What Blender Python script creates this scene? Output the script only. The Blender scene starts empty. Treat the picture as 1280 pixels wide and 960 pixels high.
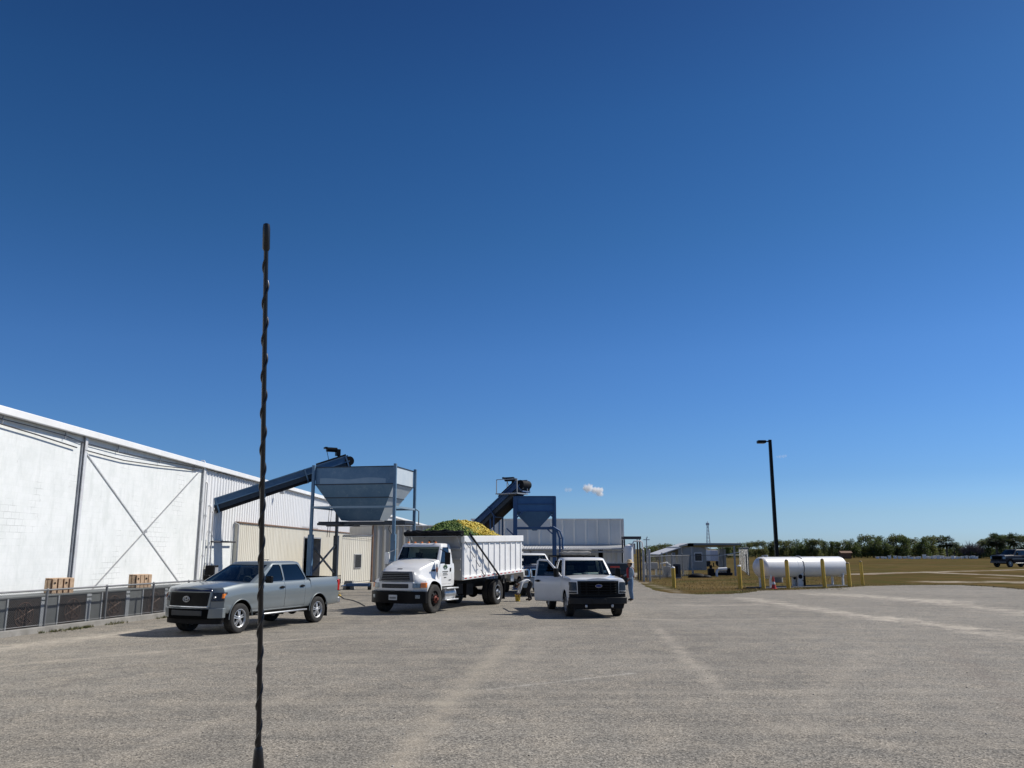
import bpy, bmesh, math, random
from mathutils import Vector, Matrix
random.seed(7)
R = math.radians
S = bpy.context.scene
C = S.collection
# ------------------------------------------------------------------ camera
CAMZ, PITCH, F = 2.3, R(11.25), 1036.0
cd = bpy.data.cameras.new('camera'); cam = bpy.data.objects.new('camera', cd); C.objects.link(cam)
cam.location = (0, 0, CAMZ); cam.rotation_euler = (R(90) + PITCH, 0, 0)
cd.sensor_width = 36; cd.lens = 36 * F / 1280; cd.clip_start = 0.05; cd.clip_end = 9000
S.camera = cam
cp, sp = math.cos(PITCH), math.sin(PITCH)
def ray(px, py):
    u, v = (px - 640) / F, (480 - py) / F
    return Vector((u, cp - v * sp, sp + v * cp))
def W(px, py, s):                       # point seen at (px, py) at camera depth s
    return Vector((0, 0, CAMZ)) + ray(px, py) * s
def G(px, py, z=0.0):                   # point on the ground seen at (px, py)
    r = ray(px, py); return Vector((0, 0, CAMZ)) + r * ((z - CAMZ) / r.z)
def GX(px, py, Y):                      # point at world depth Y
    r = ray(px, py); return Vector((0, 0, CAMZ)) + r * (Y / r.y)
def lerp(a, b, t): return a + (b - a) * t
# ------------------------------------------------------------------ light
SUN_EL, SUN_AZ = R(45), R(21)           # azimuth from +X towards +Y
sd = Vector((math.cos(SUN_EL) * math.cos(SUN_AZ), math.cos(SUN_EL) * math.sin(SUN_AZ), math.sin(SUN_EL)))
sl = bpy.data.lights.new('sun', 'SUN'); sl.energy = 4.9; sl.angle = R(0.53); sl.color = (1.0, 0.95, 0.87)
so = bpy.data.objects.new('sun', sl); C.objects.link(so); so.rotation_euler = sd.to_track_quat('Z', 'Y').to_euler()
so.location = (40, 10, 60)
wd = bpy.data.worlds.new('World'); S.world = wd; wd.use_nodes = True
nt = wd.node_tree; nt.nodes.clear()
sky = nt.nodes.new('ShaderNodeTexSky'); sky.sky_type = 'NISHITA'; sky.sun_disc = False
sky.sun_elevation = SUN_EL; sky.sun_rotation = R(90) - SUN_AZ
sky.air_density = 1.0; sky.dust_density = 0.35; sky.ozone_density = 2.2; sky.altitude = 300
hs = nt.nodes.new('ShaderNodeHueSaturation'); hs.inputs['Saturation'].default_value = 1.18; hs.inputs['Hue'].default_value = 0.505
gm = nt.nodes.new('ShaderNodeGamma'); gm.inputs['Gamma'].default_value = 1.12
bgn = nt.nodes.new('ShaderNodeBackground'); bgn.inputs['Strength'].default_value = 0.115
wo = nt.nodes.new('ShaderNodeOutputWorld')
nt.links.new(sky.outputs[0], hs.inputs['Color']); nt.links.new(hs.outputs[0], gm.inputs[0])
# clear dry-air balance: the model's horizon is too yellow, so each height of the sky gets its own colour balance
tcw = nt.nodes.new('ShaderNodeTexCoord'); sxz = nt.nodes.new('ShaderNodeSeparateXYZ'); nt.links.new(tcw.outputs['Generated'], sxz.inputs[0])
cr = nt.nodes.new('ShaderNodeValToRGB'); SK = [(.0, (.33, .50, .95)), (.018, (.323, .488, .90)), (.039, (.325, .465, .77)), (.081, (.290, .440, .695)), (.1285, (.316, .475, .684)), (.2235, (.345, .515, .68)), (.36, (.290, .490, .59)), (.4835, (.253, .450, .547)), (.586, (.221, .371, .473))]
while len(cr.color_ramp.elements) < len(SK): cr.color_ramp.elements.new(.5)
for el_, (p_, c_) in zip(cr.color_ramp.elements, SK): el_.position = p_; el_.color = (c_[0] * .95, c_[1] * .95, c_[2] * .96, 1)
nt.links.new(sxz.outputs[2], cr.inputs[0])
mx = nt.nodes.new('ShaderNodeMix'); mx.data_type = 'RGBA'; mx.blend_type = 'MULTIPLY'; mx.inputs[0].default_value = 1.0
nt.links.new(gm.outputs[0], mx.inputs[6]); nt.links.new(cr.outputs[0], mx.inputs[7])
nt.links.new(mx.outputs[2], bgn.inputs[0]); nt.links.new(bgn.outputs[0], wo.inputs[0])
S.view_settings.view_transform = 'Standard'; S.view_settings.look = 'None'
S.view_settings.exposure = 0; S.view_settings.gamma = 1
S.cycles.max_bounces = 16; S.cycles.diffuse_bounces = 4; S.cycles.glossy_bounces = 4; S.cycles.transparent_max_bounces = 16; S.cycles.volume_bounces = 16
# ------------------------------------------------------------------ materials
def nodes(name):
    m = bpy.data.materials.new(name); m.use_nodes = True
    t = m.node_tree; t.nodes.clear()
    o = t.nodes.new('ShaderNodeOutputMaterial'); b = t.nodes.new('ShaderNodeBsdfPrincipled')
    t.links.new(b.outputs[0], o.inputs[0])
    return m, t, b, o
def N(t, kind, **kw):
    n = t.nodes.new(kind)
    for k, v in kw.items():
        if hasattr(n, k): setattr(n, k, v)
        else: n.inputs[k].default_value = v
    return n
def noise(t, vec, scale, detail=4, rough=0.6):
    n = N(t, 'ShaderNodeTexNoise'); n.inputs['Scale'].default_value = scale
    n.inputs['Detail'].default_value = detail; n.inputs['Roughness'].default_value = rough
    t.links.new(vec, n.inputs['Vector']); return n.outputs['Fac']
def ramp(t, fac, stops):
    r = N(t, 'ShaderNodeValToRGB'); e = r.color_ramp.elements
    while len(e) < len(stops): e.new(0.5)
    for i, (p, c) in enumerate(stops):
        e[i].position = p; e[i].color = (c, c, c, 1) if isinstance(c, (int, float)) else (*c, 1)
    t.links.new(fac, r.inputs[0]); return r.outputs[0]
def mix(t, fac, a, b, mode='MIX'):
    n = N(t, 'ShaderNodeMix', data_type='RGBA', blend_type=mode)
    for sock, v in ((n.inputs[0], fac), (n.inputs[6], a), (n.inputs[7], b)):
        if hasattr(v, 'links') or hasattr(v, 'is_linked'): t.links.new(v, sock)
        elif isinstance(v, (int, float)): sock.default_value = v if sock.type == 'VALUE' else (v, v, v, 1)
        else: sock.default_value = (*v, 1)
    return n.outputs[2]
def math_(t, op, a, b=None, c=None, clamp=False):
    n = N(t, 'ShaderNodeMath', operation=op); n.use_clamp = clamp
    for i, v in enumerate((a, b, c)):
        if v is None: continue
        if isinstance(v, (int, float)): n.inputs[i].default_value = v
        else: t.links.new(v, n.inputs[i])
    return n.outputs[0]
def coord(t, kind='Object'): return N(t, 'ShaderNodeTexCoord').outputs[kind]
def bumpit(t, b, h, strength, dist=0.02):
    n = N(t, 'ShaderNodeBump'); n.inputs['Strength'].default_value = strength; n.inputs['Distance'].default_value = dist
    t.links.new(h, n.inputs['Height']); t.links.new(n.outputs[0], b.inputs['Normal'])
def mat(name, col, rough=0.6, metal=0.0, var=0.15, scale=2.5, bump=0.0, coat=0.0, dirt=None, dirt_amt=0.5, spec=0.5):
    m, t, b, o = nodes(name)
    v = coord(t)
    f = noise(t, v, scale, 5, 0.65)
    f = ramp(t, f, [(0.3, 0.0), (0.7, 1.0)])
    lo = [c * (1 - var) for c in col]; hi = [min(1, c * (1 + var)) for c in col]
    c = mix(t, f, lo, hi)
    if dirt:
        d = noise(t, v, scale * 0.6 + 0.3, 6, 0.75)
        d = ramp(t, d, [(0.52, 0.0), (0.75, dirt_amt)])
        c = mix(t, d, c, dirt)
    t.links.new(c, b.inputs['Base Color'])
    rr = noise(t, v, scale * 3, 3)
    rr = math_(t, 'MULTIPLY_ADD', rr, 0.25, rough - 0.125, clamp=True)
    t.links.new(rr, b.inputs['Roughness']); b.inputs['Metallic'].default_value = metal
    b.inputs['Specular IOR Level'].default_value = spec; b.inputs['Coat Weight'].default_value = coat; b.inputs['Coat Roughness'].default_value = 0.06
    if bump: bumpit(t, b, noise(t, v, scale * 12, 4), bump)
    return m
def car_paint(name, col, metal=0.0, rough=0.35, dust=0.25):
    m, t, b, o = nodes(name); v = coord(t)
    d = noise(t, v, 1.7, 6, 0.7)
    z = N(t, 'ShaderNodeSeparateXYZ'); t.links.new(v, z.inputs[0])
    low = math_(t, 'MULTIPLY_ADD', z.outputs[2], -1.1, 1.35, clamp=True)      # road dust thrown up on the lower panels
    d = math_(t, 'MULTIPLY', ramp(t, d, [(0.35, 0.15), (0.75, 1.0)]), low)
    d = math_(t, 'MULTIPLY', d, dust)
    t.links.new(mix(t, d, col, (0.36, 0.32, 0.26)), b.inputs['Base Color'])
    b.inputs['Metallic'].default_value = metal
    t.links.new(math_(t, 'MULTIPLY_ADD', d, 1.2, rough, clamp=True), b.inputs['Roughness'])
    b.inputs['Coat Weight'].default_value = 0.8; b.inputs['Coat Roughness'].default_value = 0.07
    return m
def glass_mat(name, tint, refl=1.0):
    m = bpy.data.materials.new(name); m.use_nodes = True; t = m.node_tree; t.nodes.clear()
    o = N(t, 'ShaderNodeOutputMaterial'); tr = N(t, 'ShaderNodeBsdfTransparent'); tr.inputs[0].default_value = (*tint, 1)
    g = N(t, 'ShaderNodeBsdfGlossy'); g.inputs['Roughness'].default_value = 0.03
    fr = N(t, 'ShaderNodeFresnel'); fr.inputs[0].default_value = 1.5
    ms = N(t, 'ShaderNodeMixShader'); ge = N(t, 'ShaderNodeNewGeometry'); t.links.new(math_(t, 'MULTIPLY', math_(t, 'MULTIPLY', fr.outputs[0], refl, clamp=True), math_(t, 'SUBTRACT', 1.0, ge.outputs['Backfacing'])), ms.inputs[0])
    t.links.new(tr.outputs[0], ms.inputs[1]); t.links.new(g.outputs[0], ms.inputs[2]); t.links.new(ms.outputs[0], o.inputs[0])
    return m
M = {}
M['gray_paint'] = car_paint('silver grey paint', (0.165, 0.195, 0.208), 0.2, 0.38, 0.35)
M['white_paint'] = car_paint('white vehicle paint', (0.80, 0.795, 0.775), 0, 0.35, 0.35)
M['navy_paint'] = car_paint('navy paint', (0.012, 0.018, 0.05), 0.1, 0.3, 0.3)
M['dull_navy'] = mat('dull navy paint', (.010, .013, .028), .45, 0, .2, 3, spec=.3)
M['bed_white'] = mat('white bed paint', (0.83, 0.825, 0.81), 0.5, 0, 0.05, 1.2, 0, 0.2, (0.45, 0.40, 0.33), 0.3)
M['bed_shade_grey'] = mat('shade grey front wall of bed', (0.34, 0.34, 0.33), 0.6, 0, 0.15, 1.5, 0, 0, (0.25, 0.22, 0.18), 0.5)  # front wall of the white bed, its shade painted in as grey
M['black'] = mat('black plastic', (0.010, 0.010, 0.011), 0.65, 0, 0.3, 6, spec=.15)
M['gloss_black'] = mat('gloss black', (0.006, 0.006, 0.007), 0.4, 0, 0.2, 6, coat=0.06, spec=.12)
M['gap'] = mat('dark cavity', (0.005, 0.005, 0.005), 0.9, 0, 0.2, 6, spec=.05)
M['rubber'] = mat('tyre rubber', (0.022, 0.021, 0.020), 0.85, 0, 0.25, 5, 0.2, 0, (0.13, 0.12, 0.10), 0.5)
M['alloy'] = mat('alloy', (0.62, 0.63, 0.64), 0.42, 0.55, 0.1, 8)
M['steel'] = mat('steel', (0.45, 0.46, 0.47), 0.4, 0.8, 0.15, 5)
M['chrome'] = mat('chrome', (0.75, 0.77, 0.8), 0.14, 1.0, 0.05, 5)
M['shade_dark_chrome'] = mat('chrome bumper darkened as in shade', (0.014, 0.0145, 0.016), 0.4, 0.0, 0.2, 5, spec=.25)  # chrome painted near black, the shade on the bumper put into its colour
M['redhub'] = mat('rusty red hub', (0.18, 0.045, 0.03), 0.6, 0.3, 0.3, 8)
M['interior'] = mat('dark interior cloth', (0.06, 0.06, 0.062), 0.9, 0, 0.3, 8)
M['interior_grey'] = mat('grey interior', (0.09, 0.09, 0.095), 0.85, 0, 0.2, 8)
M['lamp'] = mat('headlamp lens', (0.26, 0.30, 0.31), 0.2, 0.1, 0.4, 14, coat=0.4)
M['lampdark'] = mat('dark headlamp lens', (0.035, 0.038, 0.042), 0.25, 0.0, 0.5, 14, coat=0.25, spec=.3)
M['amber'] = mat('amber lens', (0.85, 0.22, 0.02), 0.2, 0, 0.1, 10, coat=0.6)
M['red'] = mat('red lens', (0.45, 0.015, 0.012), 0.2, 0, 0.15, 10, coat=0.6)
M['plate'] = mat('licence plate white', (0.7, 0.7, 0.68), 0.4, 0, 0.05, 8)
M['ink'] = mat('dark lettering', (0.05, 0.06, 0.06), 0.6, 0, 0.1, 8)
M['green_ink'] = mat('dark green emblem', (0.02, 0.07, 0.03), 0.6, 0, 0.2, 20)
M['oval_blue'] = mat('blue emblem', (0.01, 0.025, 0.16), 0.25, 0, 0.05, 8, coat=0.5)
M['slate0'] = mat('dark bumper panel', (0.018, 0.022, 0.028), 0.5, 0, 0.2, 6)
M['glass'] = glass_mat('windscreen glass', (0.88, 0.94, 0.91), 1.3)
M['tint'] = glass_mat('tinted side glass', (0.14, 0.16, 0.19), 1.6)
# ------------------------------------------------------------------ object helpers
def link(o, parent=None):
    C.objects.link(o)
    if parent: o.parent = parent
    return o
def tag(o, label=None, cat=None, group=None, kind=None):
    if label: o['label'] = label
    if cat: o['category'] = cat
    if group: o['group'] = group
    if kind: o['kind'] = kind
    return o
def thing(name, label, cat, loc=(0, 0, 0), rz=0.0, group=None):
    o = bpy.data.objects.new(name, None); o.empty_display_size = 0.3; C.objects.link(o)
    o.location = loc; o.rotation_euler = (0, 0, rz)
    return tag(o, label, cat, group)
def copy_tree(o, parent=None):
    c = o.copy(); C.objects.link(c)
    if parent: c.parent = parent
    for ch in list(o.children): copy_tree(ch, c)
    return c
def frame_of(d):
    d = d.normalized(); a = Vector((0, 0, 1)) if abs(d.z) < 0.95 else Vector((1, 0, 0))
    x = d.cross(a).normalized(); return x, d.cross(x).normalized()
class MB:
    def __init__(s): s.bm = bmesh.new(); s.mi = 0
    def face(s, vs):
        try:
            f = s.bm.faces.new(vs); f.material_index = s.mi; return f
        except ValueError: return None
    def v(s, p): return s.bm.verts.new(p)
    def quad(s, pts): return s.face([s.v(p) for p in pts])
    def hexa(s, b, t):                          # bottom loop, top loop
        s.loft([b, t]); return s
    def box(s, c, d, rz=0.0, rot=None):
        x, y, z = d[0] / 2, d[1] / 2, d[2] / 2
        m = Matrix.Translation(c) @ (rot.to_4x4() if rot else Matrix.Rotation(rz, 4, 'Z'))
        b = [m @ Vector(q) for q in ((-x, -y, -z), (x, -y, -z), (x, y, -z), (-x, y, -z))]
        t = [m @ Vector(q) for q in ((-x, -y, z), (x, -y, z), (x, y, z), (-x, y, z))]
        return s.loft([b, t])
    def box2(s, a, b): return s.box([(p + q) / 2 for p, q in zip(a, b)], [abs(q - p) for p, q in zip(a, b)])
    def loft(s, loops, cap=True, closed=True):
        vs = [[s.v(p) for p in l] for l in loops]
        n = len(vs[0])
        for a, b in zip(vs, vs[1:]):
            for i in range(n if closed else n - 1):
                s.face([a[i], a[(i + 1) % n], b[(i + 1) % n], b[i]])
        if cap and closed: s.face(vs[0][::-1]); s.face(vs[-1])
        return s
    def tube(s, pts, r, n=8, cap=True):
        pts = [Vector(p) for p in pts]; loops = []; x = None
        for i, p in enumerate(pts):
            d = (pts[min(i + 1, len(pts) - 1)] - pts[max(i - 1, 0)])
            if x is None: x, y = frame_of(d)
            else:
                d.normalize(); x = (x - d * x.dot(d)).normalized(); y = d.cross(x)
            rr = r[i] if isinstance(r, (list, tuple)) else r
            loops.append([p + (x * math.cos(k * 2 * math.pi / n) + y * math.sin(k * 2 * math.pi / n)) * rr for k in range(n)])
        return s.loft(loops, cap)
    def cyl(s, a, b, r, r2=None, n=14): return s.tube([a, b], [r, r if r2 is None else r2], n)
    def bar(s, a, b, w, h, up=(0, 0, 1)):       # rectangular bar from a to b
        a, b = Vector(a), Vector(b); d = (b - a).normalized(); u = Vector(up)
        if abs(d.dot(u)) > 0.98: u = Vector((0, 1, 0))
        x = d.cross(u).normalized(); y = x.cross(d)
        q = [(-w / 2, -h / 2), (w / 2, -h / 2), (w / 2, h / 2), (-w / 2, h / 2)]
        return s.loft([[p + x * i + y * j for i, j in q] for p in (a, b)])
    def lathe(s, prof, o, axis, n=24, closed=False):   # prof of (radius, along)
        o, ax = Vector(o), Vector(axis).normalized(); x, y = frame_of(ax)
        rings = [[s.v(o + ax * h + (x * math.cos(k * 2 * math.pi / n) + y * math.sin(k * 2 * math.pi / n)) * max(r, 1e-4)) for k in range(n)] for r, h in prof]
        if closed: rings.append(rings[0])
        for a, b in zip(rings, rings[1:]):
            for k in range(n): s.face([a[k], a[(k + 1) % n], b[(k + 1) % n], b[k]])
        if not closed: s.face(rings[0][::-1]); s.face(rings[-1])
        return s
    def ball(s, c, r, nu=12, nv=8, M3=None):
        c = Vector(c); r = (r, r, r) if isinstance(r, (int, float)) else r
        rings = []
        for j in range(1, nv):
            ph = math.pi * j / nv
            rings.append([(math.sin(ph) * math.cos(2 * math.pi * i / nu) * r[0], math.sin(ph) * math.sin(2 * math.pi * i / nu) * r[1], math.cos(ph) * r[2]) for i in range(nu)])
        def tr(q): return c + ((M3 @ Vector(q)) if M3 else Vector(q))
        vs = [[s.v(tr(q)) for q in l] for l in rings]
        a, b = s.v(tr((0, 0, r[2]))), s.v(tr((0, 0, -r[2])))
        for l, m in zip(vs, vs[1:]):
            for i in range(nu): s.face([l[i], m[i], m[(i + 1) % nu], l[(i + 1) % nu]])
        for i in range(nu):
            s.face([a, vs[0][i], vs[0][(i + 1) % nu]]); s.face([b, vs[-1][(i + 1) % nu], vs[-1][i]])
        return s
    def prism(s, poly, axis, a, b):             # poly of 2-D points, extruded along axis from a to b
        def p3(q, k): return {'x': (k, q[0], q[1]), 'y': (q[0], k, q[1]), 'z': (q[0], q[1], k)}[axis]
        return s.loft([[p3(q, a) for q in poly], [p3(q, b) for q in poly]])
    def mesh(s, name='m'):
        bmesh.ops.recalc_face_normals(s.bm, faces=s.bm.faces)
        me = bpy.data.meshes.new(name); s.bm.to_mesh(me); s.bm.free(); return me
    def build(s, name, mats, parent=None, bevel=0.0, smooth=30, norm=True, seg=2):
        if norm: bmesh.ops.recalc_face_normals(s.bm, faces=s.bm.faces)
        me = bpy.data.meshes.new(name); s.bm.to_mesh(me); s.bm.free()
        return mobj(name, me, mats, parent, bevel, smooth, seg)
def mobj(name, me, mats, parent=None, bevel=0.0, smooth=30, seg=2):
    me.name = name
    mi_ = [0] * len(me.polygons); me.polygons.foreach_get('material_index', mi_)
    me.materials.clear()
    for m in (mats if isinstance(mats, (list, tuple)) else [mats]): me.materials.append(M[m] if isinstance(m, str) else m)
    nm_ = max(1, len(me.materials)); me.polygons.foreach_set('material_index', [min(k, nm_ - 1) for k in mi_])
    if smooth:
        me.polygons.foreach_set('use_smooth', [True] * len(me.polygons)); me.set_sharp_from_angle(angle=R(smooth))
    o = bpy.data.objects.new(name, me); link(o, parent)
    if bevel:
        b = o.modifiers.new('bevel', 'BEVEL'); b.width = bevel; b.segments = seg; b.limit_method = 'ANGLE'; b.angle_limit = R(35)
    return o
def boolean(a, b, op):
    oa, ob = bpy.data.objects.new('tmp_a', a), bpy.data.objects.new('tmp_b', b)
    C.objects.link(oa); C.objects.link(ob)
    md = oa.modifiers.new('b', 'BOOLEAN'); md.operation = op; md.object = ob; md.solver = 'EXACT'; md.material_mode = 'INDEX'
    dg = bpy.context.evaluated_depsgraph_get(); dg.update()
    me = bpy.data.meshes.new_from_object(oa.evaluated_get(dg), depsgraph=dg)
    bpy.data.objects.remove(oa); bpy.data.objects.remove(ob)
    return me
def cut(a, b): return boolean(a, b, 'DIFFERENCE')
def both(a, b): return boolean(a, b, 'INTERSECT')
def slots(me, n=2):                              # keep material indices alive through booleans
    mi_ = [0] * len(me.polygons); me.polygons.foreach_get('material_index', mi_); me.materials.clear()
    for k in range(n): me.materials.append((M['gray_paint'], M['gap'])[k % 2])
    me.polygons.foreach_set('material_index', mi_); return me
def cutter(mb):
    me = mb.mesh(); slots(me)
    for p in me.polygons: p.material_index = 1
    return me
ORD = ['first', 'second', 'third', 'fourth', 'fifth', 'sixth', 'seventh', 'eighth', 'ninth', 'tenth', 'eleventh', 'twelfth', 'thirteenth', 'fourteenth', 'fifteenth', 'sixteenth', 'seventeenth', 'eighteenth', 'nineteenth', 'twentieth']
ORD += ['twenty ' + w for w in ORD[:9]] + ['thirtieth'] + ['thirty ' + w for w in ORD[:9]] + ['fortieth'] + ['forty ' + w for w in ORD[:9]]
# ------------------------------------------------------------------ vehicles (local frame: x forward, y left, z up)
class P:
    def __init__(s, **k): s.__dict__.update(k)
def nose(p, y): return p.xf - p.a * min(1, abs(y) / p.hw) ** 3.2
def fpanel(mb, p, yz, off, th=0.05, ny=10, tilt=0.0):   # slab that follows the curve of the nose; yz = bottom y0,y1 top y0,y1 z0 z1
    b0, b1, t0, t1, z0, z1 = yz; loops = []
    for k in range(ny + 1):
        t = k / ny; yb, yt = lerp(b0, b1, t), lerp(t0, t1, t)
        xb, xt = nose(p, yb) + off, nose(p, yt) + off - tilt
        loops.append([(xb, yb, z0), (xt, yt, z1), (xt - th, yt, z1), (xb - th, yb, z0)])
    mb.loft(loops); return mb
def half_profile(h, zb, top, crown, sh):
    return [(0, zb), (h * 0.80, zb), (h * 0.94, zb + 0.05), (h * 0.985, zb + 0.16), (h * .975, zb + .27), (h * .992, zb + .36), (h, lerp(zb, top, 0.62)), (h * 0.998, top - 0.24),
            (h * 0.985, top - 0.17), (h * sh, top - 0.05), (h * (sh - 0.05), top), (h * 0.5, top + crown * 0.7), (0, top + crown)]
def ring(x, hp):
    return [(x, y, z) for y, z in hp] + [(x, -y, z) for y, z in hp[-2:0:-1]]
def gh_loop(p, t, off, z):
    tt = max(-0.2, min(1.0, t))
    xf = lerp(p.wsb, p.wst, tt) - off * 1.1; xr = lerp(p.bkb, p.bkt, tt) + off
    hy = lerp(p.ghb, p.ght, max(0, tt) ** 1.2) - off
    fb = 0.13; pts = []
    for k in range(9):
        y = lerp(-hy + 0.05, hy - 0.05, k / 8); pts.append((xf - fb * (y / hy) ** 2, y, z))
    pts.append((xf - fb - 0.05, hy, z))
    for k in range(1, 6): pts.append((lerp(xf - fb - 0.05, xr + 0.07, k / 6), hy + 0.012 * math.sin(math.pi * k / 6), z))
    pts.append((xr + 0.07, hy, z))
    for k in range(7):
        y = lerp(hy - 0.05, -hy + 0.05, k / 6); pts.append((xr + 0.03 * (y / hy) ** 2, y, z))
    pts.append((xr + 0.07, -hy, z))
    for k in range(1, 6): pts.append((lerp(xr + 0.07, xf - fb - 0.05, k / 6), -hy - 0.012 * math.sin(math.pi * k / 6), z))
    pts.append((xf - fb - 0.05, -hy, z))
    return pts
def greenhouse(p, off, inner=False):
    z0, z1 = p.belt - 0.03, p.roof - 0.07
    loops = []
    if inner: loops.append(gh_loop(p, -0.2, off, z0 - 0.12))
    for k in range(6): loops.append(gh_loop(p, k / 5, off, lerp(z0, z1, k / 5) - (off * 0.6 if inner and k == 5 else 0)))
    if not inner:
        loops.append(gh_loop(p, 1.0, off + 0.035, p.roof - 0.03)); loops.append(gh_loop(p, 1.0, off + 0.12, p.roof - 0.008)); loops.append(gh_loop(p, 1.0, off + 0.35, p.roof))
    mb = MB(); mb.loft(loops); me = mb.mesh(); return slots(me)
def gz(p, t): return lerp(p.belt - 0.03, p.roof - 0.07, t)
def gx(p, t): return lerp(p.wsb, p.wst, t)
def gy(p, t): return lerp(p.ghb, p.ght, t ** 1.2)
def side_poly(p, w, g=0.0):                 # window in side view: w = (front x or None for the pillar line, rear x or None, t0, t1)
    f, r, t0, t1 = w; q = []
    for t in (t0, t1):
        a = (gx(p, t) - 0.20 - getattr(p, 'apo', 0) * (1 - t)) if f is None else f
        b = (lerp(p.bkb, p.bkt, t) + 0.13) if r is None else r
        q.append((a, b, gz(p, t)))
    (a0, b0, z0), (a1, b1, z1) = q
    c = 0.05                                 # clipped corners
    return [(a0, z0), (b0 + c, z0), (b0, z0 + c), (b1 , z1 - c), (b1 + c, z1), (a1 - c * 0.6, z1), (a1 - c * 0.1, z1 - c * 0.5)][::-1]
def wheel(parent, x, y, r, w, style='alloy', rim_r=0.6, outset=0.0, hubmat='alloy', spokes=5):
    sgn = 1 if y > 0 else -1
    mb = MB(); prof = [(r * rim_r, -w * .44), (r * .80, -w * .5), (r * .93, -w * .49), (r * .985, -w * .42), (r, -w * .30)]
    for k in range(4):                       # tread ribs
        h = lerp(-w * .22, w * .16, k / 3); prof += [(r, h - .008), (r * .975, h - .002), (r * .975, h + .008), (r, h + .014)]
    prof += [(r, w * .30), (r * .985, w * .42), (r * .93, w * .49), (r * .80, w * .5), (r * rim_r, w * .44)]
    mb.lathe(prof, (x, y, r), (0, 1, 0), 32, closed=True)
    o = mb.build('wheel', 'rubber', parent, 0, 40)
    mb = MB(); c = Vector((x, y, r)); A = Vector((0, sgn, 0)); face = w * (.40 if style == 'alloy' else .36) + outset
    rr = r * rim_r
    mb.mi = 0; mb.lathe([(rr, w * .46), (rr * 1.035, w * .455), (rr * 1.0, w * .40), (rr * .93, w * .36), (rr * .925, -w * .3), (rr * 1.0, -w * .42)], c, A, 32, closed=True)
    mb.mi = 1; mb.lathe([(rr * .915, w * .14), (rr * .915, w * .18)], c, A, 24)
    mb.mi = 0
    if style == 'alloy':
        mb.lathe([(rr * .27, w * .05), (rr * .27, face - .01), (rr * .20, face + .005), (rr * .05, face + .008)], c, A, 16)
        for k in range(spokes):
            a = 2 * math.pi * k / spokes + .3; d = Vector((math.cos(a), 0, math.sin(a))); t = Vector((-d.z, 0, d.x))
            for q in (-1, 1):
                lo = [c + d * rr * .18 + t * q * rr * .03 + A * (face - .045), c + d * rr * .18 + t * q * rr * .11 + A * (face - .045), c + d * rr * .95 + t * q * rr * .20 + A * (face - .075), c + d * rr * .95 + t * q * rr * .09 + A * (face - .075)]
                hi = [v + A * .045 for v in lo]
                mb.loft([lo, hi])
    else:                                    # dished steel wheel with hand holes and a hub
        f = w * .10 if style == 'rear' else w * .34
        mb.lathe([(rr * .93, f - .02), (rr * .60, f - .06 if style == 'rear' else f + .03), (rr * .42, f - .06 if style == 'rear' else f + .05), (rr * .36, f - .05 if style == 'rear' else f + .05)], c, A, 24)
        mb.mi = 1
        for k in range(8):
            a = 2 * math.pi * k / 8; d = Vector((math.cos(a), 0, math.sin(a)))
            mb.lathe([(rr * .10, f - .05), (rr * .10, f + .03)], c + d * rr * .74, A, 8)
        mb.mi = 2; mb.lathe([(rr * .40, f - .05), (rr * .38, f + .07), (rr * .22, f + .09), (rr * .20, f + .16), (rr * .02, f + .17)], c, A, 18)
        for k in range(10):
            a = 2 * math.pi * (k + .5) / 10; d = Vector((math.cos(a), 0, math.sin(a)))
            mb.cyl(c + d * rr * .48 + A * (f - .04), c + d * rr * .48 + A * (f + .08), .018, n=6)
    mb.build('rim', [hubmat, 'gap', 'redhub' if style == 'front' else 'steel' if style == 'rear' else hubmat], o, 0, 35)
    return o
def mirror(parent, x, y, z, sx, sy, sz, m='black', arm=0.16, name='side_mirror'):
    sg = 1 if y > 0 else -1; mb = MB()
    mb.box((x, y + sg * (arm + sy / 2), z + sz / 2), (sx, sy, sz)); mb.bar((x, y - sg * .02, z + .06), (x, y + sg * (arm + .04), z + .08), .05, .05)
    return mb.build(name, m, parent, 0.03, 40)
def seat(parent, x, y, z):
    mb = MB(); mb.box((x, y, z), (.5, .5, .18)); mb.box((x - .27, y, z + .32), (.14, .5, .6), 0, Matrix.Rotation(R(-10), 3, 'Y'))
    mb.box((x - .33, y, z + .72), (.1, .27, .18)); mb.box((x - .31, y, z + .6), (.03, .12, .1))
    mb.build('seat', 'interior', parent, 0.04, 40)
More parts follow.
